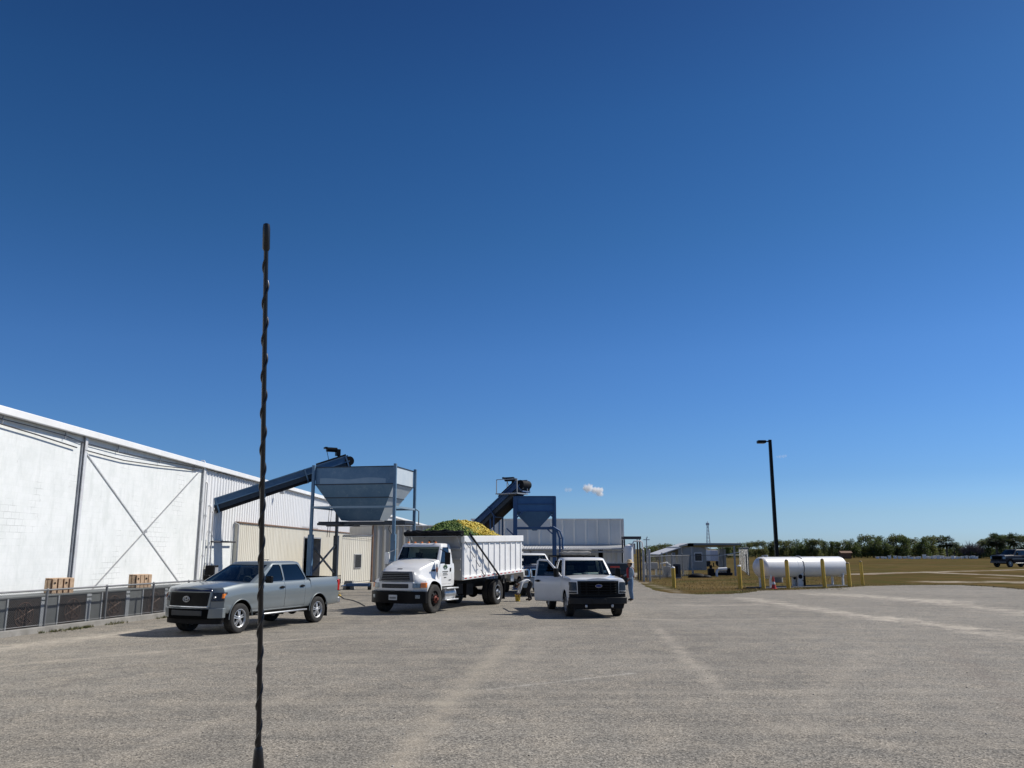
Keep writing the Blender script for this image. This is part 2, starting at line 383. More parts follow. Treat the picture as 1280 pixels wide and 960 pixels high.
def pickup(p, t):
    """t is the root Empty; builds body, doors, cab shell, panes, wheels, seats."""
    L = p.wb / 2; p.xf = L + p.fo; xr = -L - p.ro; hw = p.hw
    secs = []
    def top_at(x):
        if x > p.wsb + .1: return lerp(p.zc, p.zf, max(0, min(1, (x - p.wsb) / (p.xf - p.wsb))) ** 1.5)
        return p.belt if x > p.bed else p.rail
    xs = [xr, xr + .03, xr + .3, -L - .55, -L - .3, -L, -L + .3, -L + .55, p.bed - .03, p.bed - .005, p.bed + .005, p.bed + .05, -.3, 0, .4, .8, p.wsb + .05, p.wsb + .2, L - .3, L, L + .3]
    for x in sorted(set(xs)):
        h = hw * (.965 if x == xr else .99 if x < xr + .1 else 1.0)
        secs.append(ring(x, half_profile(h, p.zb, top_at(x), .05 if x > p.wsb else 0.012, p.sh)))
    for s_ in (.995, .97, .93, .86, .76, .62, .45):
        x = p.xf - p.a * s_ ** 3.2 - .001
        if x <= L + .32: continue
        secs.append(ring(x, half_profile(hw * s_, p.zb + .05, top_at(x), .05, p.sh)))
    mb = MB(); mb.loft(secs); body = slots(mb.mesh())
    for x, ra in ((L, p.ra), (-L, p.ra)):
        for sg in (1, -1):
            mb = MB(); mb.lathe([(ra, .55), (ra, 1.4)], (x, 0, p.r + .03), (0, sg, 0), 40); body = cut(body, cutter(mb))
    mb = MB(); mb.box2((xr + .07, -hw + .13, p.zb + .22), (p.bed - .08, hw - .13, 3)); body = cut(body, cutter(mb))
    mb = MB(); mb.box2((p.bed + .08, -hw + .11, p.zb + .08), (p.wsb - .12, hw - .11, 3)); body = cut(body, cutter(mb))
    doors = []
    for (x1, x0) in p.doors:                # real panel gaps: the door is cut out of the body
        for sg in (1, -1):
            mb = MB(); mb.box2((x0 + .006, sg * (hw - .125), p.dz), (x1 - .006, sg * (hw + .3), 3)); d = both(body, cutter(mb))
            mb = MB(); mb.box2((x0, sg * (hw - .13), p.dz - .006), (x1, sg * (hw + .3), 3)); body = cut(body, cutter(mb))
            doors.append((x1, x0, sg, d))
    mobj('body', body, [p.paint, 'gap'], t, 0, 32)
    shell = cut(greenhouse(p, 0), greenhouse(p, .055, True)); pane = cut(greenhouse(p, .014), greenhouse(p, .026, True))
    glass = []
    zz0, zz1 = gz(p, .06), gz(p, .95)
    mb = MB(); mb.prism([(-gy(p, .06) + .09, zz0), (gy(p, .06) - .09, zz0), (gy(p, .95) - .08, zz1), (-gy(p, .95) + .08, zz1)], 'x', p.wst - .35, p.wsb + .6)
    me = cutter(mb); glass.append(('windscreen', both(pane, me), 'glass', None)); shell = cut(shell, me)
    mb = MB(); mb.prism([(-gy(p, .2) + .16, gz(p, .18)), (gy(p, .2) - .16, gz(p, .18)), (gy(p, .9) - .14, gz(p, .88)), (-gy(p, .9) + .14, gz(p, .88))], 'x', min(p.bkb, p.bkt) - .5, max(p.bkb, p.bkt) + .3)
    me = cutter(mb); glass.append(('rear_window', both(pane, me), 'tint', None)); shell = cut(shell, me)
    wins = []
    for i, w in enumerate(p.wins):
        for sg in (1, -1):
            mb = MB(); poly = side_poly(p, w)
            if p.open_side == sg and i == 0: poly = side_poly(p, (None, p.doors[0][1], .0, .96))
            mb.prism(poly, 'y', sg * .3, sg * 1.6); me = cutter(mb)
            if not (p.open_side == sg and i == 0): glass.append(('side_window', both(pane, me), p.sideglass, None))
            shell = cut(shell, me)
    mobj('cab', shell, [p.cabpaint, 'gap'], t, 0, 35)
    for n, me, m, _ in glass: mobj(n, me, m, t, 0, 60)
    mb = MB()                                # black rubber round the panes
    dmap = {}
    for x1, x0, sg, me in doors:
        dz = (p.dz + p.belt) / 2
        if p.open_side == sg and x1 == p.doors[0][0]:
            for v in me.vertices: v.co.x -= x1; v.co.y -= sg * (hw - .06)
            d = mobj('door', me, [p.paint, 'gap'], t, 0, 32); d.location = (x1, sg * (hw - .06), 0); d['label'] = 'front door swung wide open'
            def q(x, z, tt): return (x - x1, sg * (gy(p, tt) - .03 - hw + .06), z)
            fr = [q(x1 - .05, p.belt - .02, 0), q(gx(p, .55) - .17, gz(p, .55), .5), q(gx(p, .93) - .20, gz(p, .93), .93), q(x0 + .10, gz(p, .97), .97), q(x0 + .045, gz(p, .9), .9), q(x0 + .03, p.belt - .02, 0)]
            mb2 = MB(); mb2.tube(fr, .04, 8); mb2.build('window_frame', p.paint, d, 0, 50)
            mb2 = MB(); mb2.loft([fr, [(a, b - sg * .008, c) for a, b, c in fr]]); mb2.build('window_pane', p.sideglass, d, 0, 0)
            ox, oy = -x1, -sg * (hw - .06); par = d; p.opened = d
        else:
            d = mobj('door', me, [p.paint, 'gap'], t, 0, 32); ox = oy = 0; par = d
        m2 = MB(); m2.box((x0 + .16 + ox, sg * (hw + .012) + oy, p.belt - .17), (.20, .035, .045)); m2.box((x0 + .16 + ox, sg * (hw + .0) + oy, p.belt - .17), (.11, .012, .08))
        m2.build('handle', 'gloss_black', par, .012, 40)
        if x1 == p.doors[0][0]:
            sx, sy, sz, arm = p.mir
            mirror(par, x1 - .12 + ox, sg * (hw - .05) + oy, p.belt - .02, sx, sy, sz, 'gloss_black', arm)
    for x, yy in ((L, 1), (L, -1), (-L, 1), (-L, -1)):
        wheel(t, x, yy * (hw - p.tw / 2 - .02), p.r, p.tw, 'alloy', p.rim, 0, p.rimmat, p.spokes)
        m2 = MB(); pts = [(x + (p.ra + .004) * math.cos(a), yy * (hw - .010), p.r + .03 + (p.ra + .008) * math.sin(a)) for a in [R(k) for k in range(-4, 185, 7)]]
        m2.tube(pts, .014, 6); m2.build('wheel_arch_trim', p.archmat, t, 0, 50)
    m2 = MB(); m2.box((0, 0, p.zb - .04), (p.wb + p.ro * 1.2, 1.1, .14)); m2.cyl((L, -hw + .2, p.r), (L, hw - .2, p.r), .06); m2.cyl((-L, -hw + .2, p.r), (-L, hw - .2, p.r), .08); m2.ball((-L, 0, p.r), .17)
    m2.build('chassis', 'black', t)
    for y in (.4, -.4): seat(t, p.doors[0][1] + .35, y, p.belt - .45)
    if len(p.doors) > 1:
        for y in (.4, -.4): seat(t, p.doors[1][1] + .4, y, p.belt - .45)
    m2 = MB(); m2.loft([[(p.wsb - .1, y, p.belt - .3), (p.wsb - .12, y, p.belt - .03), (p.wsb - .5, y, p.belt + .01), (p.wsb - .58, y, p.belt - .1), (p.wsb - .5, y, p.belt - .35)] for y in (-hw + .14, hw - .14)])
    m2.build('dashboard', 'interior', t, .02, 40)
    m2 = MB(); c = Vector((p.wsb - .68, .4, p.belt + .0)); ax = Vector((-.85, 0, .5)).normalized(); u, v = frame_of(ax)
    m2.tube([c + (u * math.cos(a) + v * math.sin(a)) * .18 for a in [2 * math.pi * k / 20 for k in range(21)]], .016, 6); m2.build('steering_wheel', 'interior', t, 0, 50)
    for sg in (1, -1):
        m2 = MB(); m2.box((xr + .06, sg * (hw - .045), p.rail - .27), (.13, .085, .36)); m2.build('tail_light', 'red', t, .02, 40)
        m2 = MB(); m2.box((-L - p.ra - .05, sg * (hw - .16), p.r - .02), (.02, .26, .42)); m2.build('mud_flap', 'black', t, .01)
    m2 = MB(); m2.box((xr - .08, 0, p.zb + .14), (.2, hw * 1.86, .2)); m2.build('rear_bumper', p.bumper, t, .04, 40)
def frontbits(p, t, spec):
    for name, m, yz, off, th, tilt in spec:
        mb = MB(); fpanel(mb, p, yz, off, th, 12, tilt); mb.build(name, m, t, .012, 40)

# ---- silver grey crew cab pickup
def ground_pair(f, r): return (f + r) / 2, math.atan2(f.y - r.y, f.x - r.x)
def place_from_side(front, rear, hw, tw):     # wheel contacts of the left side seen in the photo -> centre and heading
    m, h = ground_pair(front, rear); n = Vector((math.sin(h), -math.cos(h), 0))
    return m + n * (hw - tw), h
fr, re_ = G(299, 791.5), G(394.5, 778.3)
loc, h = place_from_side(fr, re_, 1.0, .05)
t = thing('pickup_truck', 'silver grey crew cab pickup truck parked beside the chain link fence', 'pickup truck', loc, h)
p = P(wb=3.70, fo=1.0, ro=1.16, hw=1.01, zb=.50, a=.31, sh=.955, belt=1.345, zc=1.355, zf=1.215, rail=1.40, roof=1.93, bed=-1.40, r=.405, ra=.475, tw=.275, rim=.60, rimmat='alloy', spokes=5,
      wsb=1.54, wst=.44, apo=.30, bkb=-1.36, bkt=-1.12, ghb=.93, ght=.74, doors=[(.98, -.10), (-.10, -1.10)], dz=.60, wins=[(None, -.075, .07, .95), (-.135, None, .07, .95)],
      paint='gray_paint', cabpaint='gray_paint', sideglass='tint', archmat='gray_paint', bumper='steel', mir=(.13, .2, .2, .08), open_side=0)
pickup(p, t)
frontbits(p, t, [
    ('grille_surround', 'gray_paint', (-.70, .70, -.72, .72, .74, 1.165), .03, .1, .03),
    ('grille', 'gloss_black', (-.64, .64, -.68, .68, .78, 1.135), .045, .1, .03),
    ('chrome_strip', 'chrome', (-.66, .66, -.66, .66, .735, .775), .05, .1, 0),
    ('hood_deflector', 'navy_paint', (-.74, .74, -.68, .68, 1.16, 1.25), .035, .06, .09),
    ('bumper', 'gray_paint', (-.99, .99, -1.0, 1.0, .46, .72), .035, .12, -.01),
    ('bumper_opening', 'gap', (-.66, .66, -.70, .70, .44, .71), .047, .1, 0),
    ('air_dam', 'black', (-.93, .93, -.95, .95, .30, .46), -.03, .1, 0),
    ('licence_holder', 'slate0', (-.52, .52, -.52, .52, .52, .66), .06, .05, 0)])
for sg in (1, -1):
    mb = MB(); fpanel(mb, p, (sg * .715, sg * .992, sg * .735, sg * .997, .90, 1.135), .022, .12, 10, .03); mb.build('headlight', 'lampdark', t, .012, 40)
    mb = MB(); fpanel(mb, p, (sg * .962, sg * .999, sg * .962, sg * .999, .98, 1.10), .05, .08, 4, .03); mb.build('side_marker', 'amber', t, .008, 40)
    mb = MB(); mb.ball((nose(p, .8) - .005, sg * .80, 1.0), (.06, .035, .035)); mb.build('headlight_bulb', 'steel', t)
    mb = MB(); fpanel(mb, p, (sg * .74, sg * .86, sg * .74, sg * .86, .53, .63), .03, .06, 3); mb.build('fog_light', 'gap', t, .01, 40)
    mb = MB(); mb.box((.0, sg * 1.0, .46), (2.3, .16, .05)); mb.build('running_board', 'steel', t, .02)
mb = MB()
for k in range(12): fpanel(mb, p, (-.62, .62, -.62, .62, .795 + k * .027, .803 + k * .027), .052, .02, 10, 0)
mb.build('grille_mesh', 'black', t, 0, 40)
mb = MB()                                    # ringed badge
for (ry, rz_, cy, cz) in ((.11, .075, 0, .96), (.04, .07, 0, .96), (.085, .035, 0, .985)):
    mb.tube([(nose(p, 0) + .055, cy + ry * math.cos(a), cz + rz_ * math.sin(a)) for a in [2 * math.pi * k / 20 for k in range(21)]], .011, 6)
mb.build('badge', 'steel', t, 0, 50)
mb = MB(); mb.box((-1.05, -.55, p.roof + .03), (.02, .3, .015)); mb.bar((-1.05, -.45, p.roof - .02), (-1.05, -.45, p.roof + .03), .015, .015); mb.build('roof_antenna', 'black', t)

# ---- white regular cab work pickup with its near door open
fl, frr = G(709.5, 770.5), G(772.5, 769.5)
ax = (fl + frr) / 2; hd = math.atan2(-.985, .125)
loc = ax - Vector((math.cos(hd), math.sin(hd), 0)) * 1.76
t = thing('work_pickup', 'white pickup truck with black grille and its passenger door wide open', 'pickup truck', loc, hd)
p = P(wb=3.52, fo=.93, ro=1.2, hw=1.0, zb=.42, a=.16, sh=.95, belt=1.33, zc=1.36, zf=1.27, rail=1.40, roof=1.99, bed=-.86, r=.405, ra=.475, tw=.265, rim=.58, rimmat='steel', spokes=8,
      wsb=1.12, wst=.48, bkb=-.80, bkt=-.66, ghb=.93, ght=.78, doors=[(.98, -.14)], dz=.44, wins=[(None, -.08, .08, .94), (-.26, None, .12, .90)],
      paint='white_paint', cabpaint='white_paint', sideglass='tint', archmat='white_paint', bumper='shade_dark_chrome', mir=(.13, .20, .31, .10), open_side=-1)
pickup(p, t)
p.opened.rotation_euler = (0, 0, R(52))
frontbits(p, t, [
    ('grille_surround', 'gloss_black', (-.70, .70, -.72, .72, .72, 1.225), .03, .1, .02),
    ('grille', 'gap', (-.60, .60, -.62, .62, .78, 1.19), .036, .09, .02),
    ('bumper', 'shade_dark_chrome', (-1.0, 1.0, -1.01, 1.01, .46, .68), .10, .16, 0),
    ('air_dam', 'black', (-.88, .88, -.93, .93, .30, .46), .02, .1, 0),
    ('filler_panel', 'black', (-.98, .98, -.98, .98, .67, .80), .012, .1, 0)])
mb = MB()
for k in range(5): fpanel(mb, p, (-.62, .62, -.62, .62, .81 + k * .085, .845 + k * .085), .045, .03, 10, 0)
for y in (-.42, 0, .42): fpanel(mb, p, (y - .02, y + .02, y - .02, y + .02, .78, 1.18), .043, .03, 2, 0)
mb.build('grille_bars', 'gloss_black', t, .006, 40)
mb = MB(); mb.lathe([(.10, 0), (.10, .012), (.085, .02)], (0, 0, 0), (1, 0, 0), 24)
o = mb.build('emblem', 'oval_blue', t, 0, 40); o.location = (p.xf + .048, 0, 1.06); o.scale = (1, 1.15, .5)
mb = MB(); mb.tube([(p.xf + .062, .115 * math.cos(a), 1.06 + .05 * math.sin(a)) for a in [2 * math.pi * k / 24 for k in range(25)]], .006, 6); mb.build('emblem_rim', 'chrome', t, 0, 50)
mb = MB(); fpanel(mb, p, (-.24, .24, -.24, .24, .49, .64), .125, .03, 3); mb.build('licence_plate', 'shade_dark_chrome', t, .01)
for sg in (1, -1):
    mb = MB(); fpanel(mb, p, (sg * .735, sg * .99, sg * .735, sg * .985, .90, 1.19), .02, .1, 8, .03); mb.build('headlight', 'lampdark', t, .012, 40)
    mb = MB(); fpanel(mb, p, (sg * .74, sg * .99, sg * .74, sg * .99, .815, .88), .028, .08, 6, 0); mb.build('turn_signal', 'lampdark', t, .008, 40)
    mb = MB(); mb.box((p.xf + .08, sg * .45, .40), (.06, .08, .1)); mb.build('tow_hook', 'steel', t, .02)
mb = MB(); mb.box((.62, .22, 1.42), (.3, .45, .05), R(20)); mb.box((.60, -.3, 1.40), (.22, .3, .02)); mb.build('papers_on_dashboard', 'plate', t, .01)
mb = MB(); mb.box((.70, .72, 1.49), (.005, .09, .1), 0, Matrix.Rotation(R(-45), 3, 'Y')); mb.build('windscreen_sticker', 'plate', t)
mb = MB()                                    # rack behind the cab
for y in (-.72, .72): mb.bar((-.98, y, 1.38), (-.98, y, 2.02), .06, .06)
mb.bar((-.98, -.75, 2.02), (-.98, .75, 2.02), .06, .06); mb.bar((-.98, -.72, 1.7), (-.98, .72, 1.7), .04, .04); mb.bar((-3.0, -.75, 2.02), (-3.0, .75, 2.02), .06, .06)
for y in (-.72, .72): mb.bar((-3.0, y, 1.38), (-3.0, y, 2.02), .06, .06); mb.bar((-3.0, y, 2.0), (-.98, y, 2.0), .05, .05)
mb.build('cargo_rack', 'black', t, .008)
mt = t.matrix_basis.copy() if False else Matrix.Translation(loc) @ Matrix.Rotation(hd, 4, 'Z')
M['tarp'] = mat('grey weathered tarp', (0.27, 0.26, 0.24), 0.8, 0, 0.25, 4, 0.4)
mb = MB(); rnd = random.Random(3)
for (x, r, z) in ((.0, .085, .08), (-.17, .09, .085), (-.35, .08, .075), (-.12, .06, .19), (-.28, .05, .17)):
    mb.tube([(x + rnd.uniform(-.012, .012), lerp(-.60, .56, k / 9) + (.05 if z > .1 else 0), z + rnd.uniform(-.012, .012)) for k in range(10)], [r * (rnd.uniform(.88, 1.08) if 0 < k < 9 else .55) for k in range(10)], 10)
o = mb.build('tarp_roll', 'tarp', None, 0, 60); o.location = mt @ Vector((-1.0, .02, 2.05)); o.rotation_euler = (0, 0, hd)
tag(o, 'grey rolled tarps lying across the rack behind the white pickup cab', 'tarp')

# ---- navy heavy pickup behind the dump truck
hd = math.atan2(-.97, .24); c = GX(679, 747, 42.3); c.z = 0
t = thing('parked_pickup', 'navy blue heavy pickup with white cab, nose showing behind the open white door', 'pickup truck', c - Vector((math.cos(hd), math.sin(hd), 0)) * 2.6, hd)
p = P(wb=3.60, fo=.98, ro=1.2, hw=1.03, zb=.62, a=.14, sh=.95, belt=1.40, zc=1.46, zf=1.40, rail=1.45, roof=2.08, bed=-.9, r=.43, ra=.50, tw=.28, rim=.56, rimmat='steel', spokes=8,
      wsb=1.15, wst=.52, bkb=-.85, bkt=-.70, ghb=.95, ght=.80, doors=[(1.0, -.30)], dz=.70, wins=[(None, -.24, .08, .94), (-.40, None, .12, .90)],
      paint='navy_paint', cabpaint='white_paint', sideglass='tint', archmat='navy_paint', bumper='steel', mir=(.12, .26, .32, .16), open_side=0)
pickup(p, t)
M['blue_grey'] = mat('blue grey bumper steel', (0.22, 0.27, 0.33), 0.45, 0.4, 0.2, 3)
frontbits(p, t, [('grille_surround', 'chrome', (-.68, .68, -.70, .70, .92, 1.34), .03, .1, .02), ('grille', 'gap', (-.60, .60, -.62, .62, .97, 1.29), .045, .09, .02),
    ('bumper', 'blue_grey', (-1.03, 1.03, -1.03, 1.03, .42, .88), .12, .16, 0), ('bumper_opening', 'navy_paint', (-.35, -.02, -.35, -.02, .6, .76), .13, .1, 0)])
for sg in (1, -1):
    mb = MB(); fpanel(mb, p, (sg * .72, sg * 1.02, sg * .72, sg * 1.02, .95, 1.32), .02, .1, 8, .03); o = mb.build('headlight', 'chrome', t, .012, 40)
    mb = MB(); fpanel(mb, p, (sg * .77, sg * .97, sg * .77, sg * .97, 1.0, 1.27), .03, .1, 6, .03); mb.build('lens', 'lampdark', o, .012, 40)
mb = MB(); mb.box((1.72, -.05, 1.52), (.45, .62, .06)); mb.build('hood_white_patch', 'white_paint', t, .03)  # raised white patch on the navy hood

M['grille_far'] = mat('dusty grey bumper', (.10, .10, .105), .5, .3, .2, 4)
# ---- dark pickup far out on the field
c = W(1256, 707.0, 106); c.z = 0; hd = math.atan2(-.36, -.93)
t = thing('distant_pickup', 'dark navy crew cab pickup driving across the far grass field', 'pickup truck', c - Vector((math.cos(hd), math.sin(hd), 0)) * 1.9, hd)
p = P(wb=4.05, fo=1.0, ro=1.25, hw=1.03, zb=.55, a=.2, sh=.95, belt=1.45, zc=1.46, zf=1.38, rail=1.5, roof=2.12, bed=-1.35, r=.45, ra=.52, tw=.28, rim=.6, rimmat='alloy', spokes=6,
      wsb=1.5, wst=.75, bkb=-1.3, bkt=-1.12, ghb=.95, ght=.80, doors=[(1.25, .05), (.05, -1.05)], dz=.66, wins=[(None, .08, .07, .95), (.02, None, .07, .95)],
      paint='dull_navy', cabpaint='dull_navy', sideglass='tint', archmat='dull_navy', bumper='shade_dark_chrome', mir=(.12, .26, .32, .16), open_side=0)
pickup(p, t); t.scale = (1.05,) * 3
frontbits(p, t, [('grille_surround', 'shade_dark_chrome', (-.66, .66, -.68, .68, .85, 1.34), .03, .1, .02), ('grille', 'gap', (-.58, .58, -.62, .62, .92, 1.29), .045, .09, .02), ('bumper', 'grille_far', (-1.02, 1.02, -1.02, 1.02, .5, .72), .12, .16, 0)])
for sg in (1, -1):
    mb = MB(); fpanel(mb, p, (sg * .74, sg * 1.02, sg * .74, sg * 1.02, .98, 1.28), .02, .1, 8, .03); mb.build('headlight', 'lamp', t, .012, 40)
    mb = MB(); mb.box((.1, sg * 1.0, .5), (2.4, .16, .05)); mb.build('running_board', 'steel', t, .02)
    mb = MB(); mb.box((-.3, sg * 1.035, 1.0), (4.0, .012, .05)); mb.build('side_moulding', 'steel', t)

# ---- white dump truck
fr, re_ = G(540.5, 766.5), G(618, 755.5)
loc, hd = place_from_side(fr, re_, 1.13, .1)
t = thing('dump_truck', 'white dump truck with ribbed bed heaped with green and yellow produce', 'dump truck', loc, hd)
XA, XB = 2.68, -2.68
p = P(xf=3.62, hw=1.14, a=.42); p2 = P(xf=3.66, hw=1.14, a=.36)
def tp(h, zb, top, w1):                      # hood profile: wide fender below, narrow hood above
    return [(0, zb), (h * .93, zb), (h * .99, zb + .05), (h, zb + .22), (h * .985, 1.06), (h * .94, 1.16), (max(w1 + .05, h * .80), 1.24), (w1 + .02, 1.36), (w1 * .985, top - .10), (w1 * .93, top - .03), (w1 * .80, top), (w1 * .4, top + .035), (0, top + .045)]
secs = []
for x, top, w1 in ((2.05, 1.92, .98), (2.3, 1.86, .95), (2.6, 1.79, .90), (2.9, 1.70, .85), (3.1, 1.64, .81), (3.25, 1.58, .78)):
    secs.append(ring(x, tp(1.14 if x > 2.2 else 1.08, .74, top, w1)))
for s_, top, w1 in ((.90, 1.54, .74), (.78, 1.51, .71), (.62, 1.48, .66)):
    x = p.xf - p.a * s_ ** 3.2; secs.append(ring(x, tp(1.14 * (s_ + .03), .78, top - .02, w1 * min(1, s_ + .22))))
mb = MB(); mb.loft(secs); me = slots(mb.mesh())
for sg in (1, -1):
    mb = MB(); mb.lathe([(.62, .45), (.62, 1.5)], (XA, 0, .53), (0, sg, 0), 40); me = cut(me, cutter(mb))
mobj('hood', me, ['white_paint', 'gap'], t, 0, 34)
q = P(wsb=2.28, wst=1.88, bkb=.98, bkt=1.02, ghb=.98, ght=.86, belt=1.74, roof=2.52)
secs = [ring(x, [(0, .92), (.98, .92), (1.0, .97), (1.015, 1.2), (1.01, 1.6), (.985, 1.75), (.5, 1.76), (0, 1.76)]) for x in (.98, 1.02, 1.4, 2.0, 2.22, 2.26)]
mb = MB(); mb.loft(secs); cabb = slots(mb.mesh())
mb = MB(); mb.box2((1.05, -.90, 1.05), (2.15, .90, 3)); cabb = cut(cabb, cutter(mb))
drs = []
for sg in (1, -1):
    mb = MB(); mb.box2((1.206, sg * .905, 1.006), (2.094, sg * 1.4, 3)); d = both(cabb, cutter(mb)); mb = MB(); mb.box2((1.2, sg * .90, 1.0), (2.1, sg * 1.4, 3)); cabb = cut(cabb, cutter(mb)); drs.append((sg, d))
mobj('cab', cabb, ['white_paint', 'gap'], t, 0, 34)
shell = cut(greenhouse(q, 0), greenhouse(q, .055, True)); pane = cut(greenhouse(q, .014), greenhouse(q, .026, True))
mb = MB(); mb.prism([(-.86, gz(q, .14)), (.86, gz(q, .14)), (.80, gz(q, .90)), (-.80, gz(q, .90))], 'x', 1.5, 3); me = cutter(mb); pn = [('windscreen', both(pane, me), 'glass')]; shell = cut(shell, me)
for sg in (1, -1):
    mb = MB(); mb.prism(side_poly(q, (None, 1.26, .04, .88)), 'y', sg * .3, sg * 1.6); me = cutter(mb); pn.append(('side_window', both(pane, me), 'tint')); shell = cut(shell, me)
mb = MB(); mb.prism([(-.5, gz(q, .25)), (.5, gz(q, .25)), (.5, gz(q, .8)), (-.5, gz(q, .8))], 'x', .5, 1.4); me = cutter(mb); pn.append(('rear_window', both(pane, me), 'glass')); shell = cut(shell, me)
mobj('cab_roof', shell, ['white_paint', 'gap'], t, 0, 35)
for n, me, m in pn: mobj(n, me, m, t, 0, 60)
for sg, d in drs:
    d = mobj('door', d, ['white_paint', 'gap'], t, 0, 34)
    mb = MB(); mb.box((1.30, sg * 1.022, 1.52), (.07, .03, .14)); mb.build('handle', 'black', d, .01)
    if sg > 0:
        y = 1.021
        mb = MB()                            # green plant emblem above lines of lettering
        for k in range(7):
            a = R(20 + k * 24); mb.box((1.70 + .12 * math.cos(a), y, 1.58 + .09 * math.sin(a)), (.10, .004, .045), 0, Matrix.Rotation(-a, 3, 'Y'))
        mb.box((1.70, y, 1.56), (.2, .004, .03)); mb.build('door_emblem', 'green_ink', d)
        mb = MB(); rnd = random.Random(5)
        for z, w0, w1, hh in ((1.46, 1.50, 1.92, .035), (1.40, 1.56, 1.88, .03), (1.34, 1.52, 1.90, .028), (1.24, 1.62, 1.80, .04), (1.14, 1.25, 1.42, .04)):
            x = w1
            while x > w0:
                w = rnd.uniform(.018, .034); mb.box((x - w / 2, y, z), (w, .004, hh * rnd.choice((.75, 1)))); x -= w + .010
        mb.build('door_lettering', 'ink', d)
for y in (.45, -.45): seat(t, 1.5, y, 1.35)
mb = MB(); mb.box((2.05, 0, 1.66), (.35, 1.76, .3)); mb.build('dashboard', 'interior', t, .03)
mb = MB(); mb.box((1.9, .1, 1.86), (.12, .9, .08)); mb.build('papers_on_dashboard', 'interior_grey', t, .02)
M['grille_grey'] = mat('grey grille plastic', (.20, .205, .215), .45, .2, .15, 5)
for n, m, yz, off, th, tl in (
    ('grille_surround', 'grille_grey', (-.74, .74, -.66, .66, 1.15, 1.50), .05, .14, .07), ('grille', 'gap', (-.60, .60, -.55, .55, 1.19, 1.46), .062, .1, .06),
    ('lower_grille_surround', 'white_paint', (-.74, .74, -.74, .74, .82, 1.13), .04, .14, 0), ('lower_grille', 'gap', (-.56, .56, -.56, .56, .91, 1.06), .052, .1, 0),
    ('bumper', 'gloss_black', (-1.14, 1.14, -1.14, 1.14, .38, .80), .08, .2, 0)):
    mb = MB(); fpanel(mb, p2 if n == 'bumper' else p, yz, off, th, 14, tl); mb.build(n, m, t, .02, 40)
mb = MB()
for k in range(4): fpanel(mb, p, (-.60, .60, -.56, .56, 1.225 + k * .06, 1.245 + k * .06), .070 - .012 * k, .02, 10, 0)
for k in range(3): fpanel(mb, p, (-.56, .56, -.56, .56, .945 + k * .035, .955 + k * .035), .060, .02, 10, 0)
mb.build('grille_bars', 'grille_grey', t, 0, 40)
mb = MB(); mb.box((p.xf - .33, 0, 1.585), (.05, .22, .03)); mb.build('hood_badge', 'grille_grey', t, .01)
mb = MB(); fpanel(mb, p2, (-.17, .17, -.17, .17, .50, .68), .10, .03, 3)
pl = mb.build('licence_plate', 'plate', t, .006); mb = MB()
for k in range(6): mb.box((p2.xf + .104, -.11 + k * .044, .58), (.004, .026, .07))
mb.build('plate_characters', 'ink', pl)
for sg in (1, -1):
    mb = MB(); fpanel(mb, p2, (sg * .70, sg * .96, sg * .70, sg * .95, .92, 1.09), .012, .1, 6, .02); mb.build('headlight', 'lamp', t, .012, 40)
    mb = MB(); fpanel(mb, p2, (sg * .965, sg * 1.12, sg * .96, sg * 1.12, .93, 1.10), .016, .1, 6, .02); mb.build('turn_signal', 'amber', t, .012, 40)
    mb = MB(); fpanel(mb, p2, (sg * .84, sg * .98, sg * .84, sg * .98, .56, .68), .09, .06, 3); mb.build('fog_light', 'lamp', t, .01, 40)
    mb = MB(); mb.box((2.10, sg * 1.32, 1.95), (.09, .2, .44)); mb.bar((2.0, sg * .98, 1.80), (2.1, sg * 1.3, 1.80), .03, .03); mb.bar((2.0, sg * .93, 2.30), (2.1, sg * 1.3, 2.15), .03, .03)
    mb.build('side_mirror', 'white_paint' if sg < 0 else 'black', t, .02)
    wheel(t, XA, sg * 1.0, .51, .28, 'front', .56, 0, 'black')
    wheel(t, XB, sg * 1.07, .51, .26, 'rear', .58, 0, 'steel'); wheel(t, XB, sg * .78, .51, .26, 'rear', .58, 0, 'steel')
    mb = MB(); mb.box((XB - .72, sg * .93, .52), (.02, .5, .66)); mb.build('mud_flap', 'black', t)
    mb = MB(); mb.tube([(1.75, sg * .80, .62), (.85, sg * .80, .62)], .26, 18); mb.build('fuel_tank', 'steel', t, .02)
    mb = MB()
    for z in (.42, .84): mb.box((1.35, sg * 1.06, z), (.95, .22, .05))
    for x in (1.0, 1.7): mb.box((x, sg * 1.0, .62), (.05, .1, .45))
    mb.build('cab_step', 'alloy', t, .015)
    mb = MB()
    for k in range(3): mb.box((2.62 - .10 * k, sg * .955, 1.52), (.05, .03, .065 + .01 * k))
    mb.build('hood_vent', 'black', t, .012)
    mb = MB(); mb.box((2.30, sg * .985, 1.54), (.03, .03, .16)); mb.build('side_marker', 'amber', t, .01)
    mb = MB(); mb.box((-1.0, sg * .42, .88), (7.6, .09, .26)); mb.build('frame_rail', 'black', t)
mb = MB(); mb.cyl((XB, -1, .51), (XB, 1, .51), .1); mb.ball((XB, 0, .51), .24); mb.cyl((XA, -.9, .48), (XA, .9, .48), .07); mb.box((1.6, 0, .95), (2.5, .75, .5)); mb.tube([(1.2, 0, .7), (XB, 0, .6)], .06)
mb.box((0.1, .62, .75), (.5, .4, .4)); mb.box((-.9, .55, .7), (.6, .4, .45)); mb.box((-1.6, -.5, .72), (.5, .3, .4)); mb.build('chassis', 'black', t)
for y in (-.6, -.3, 0, .3, .6):
    mb = MB(); mb.box((1.74, y, 2.545), (.08, .07, .05)); mb.build('roof_marker', 'amber', t, .015)
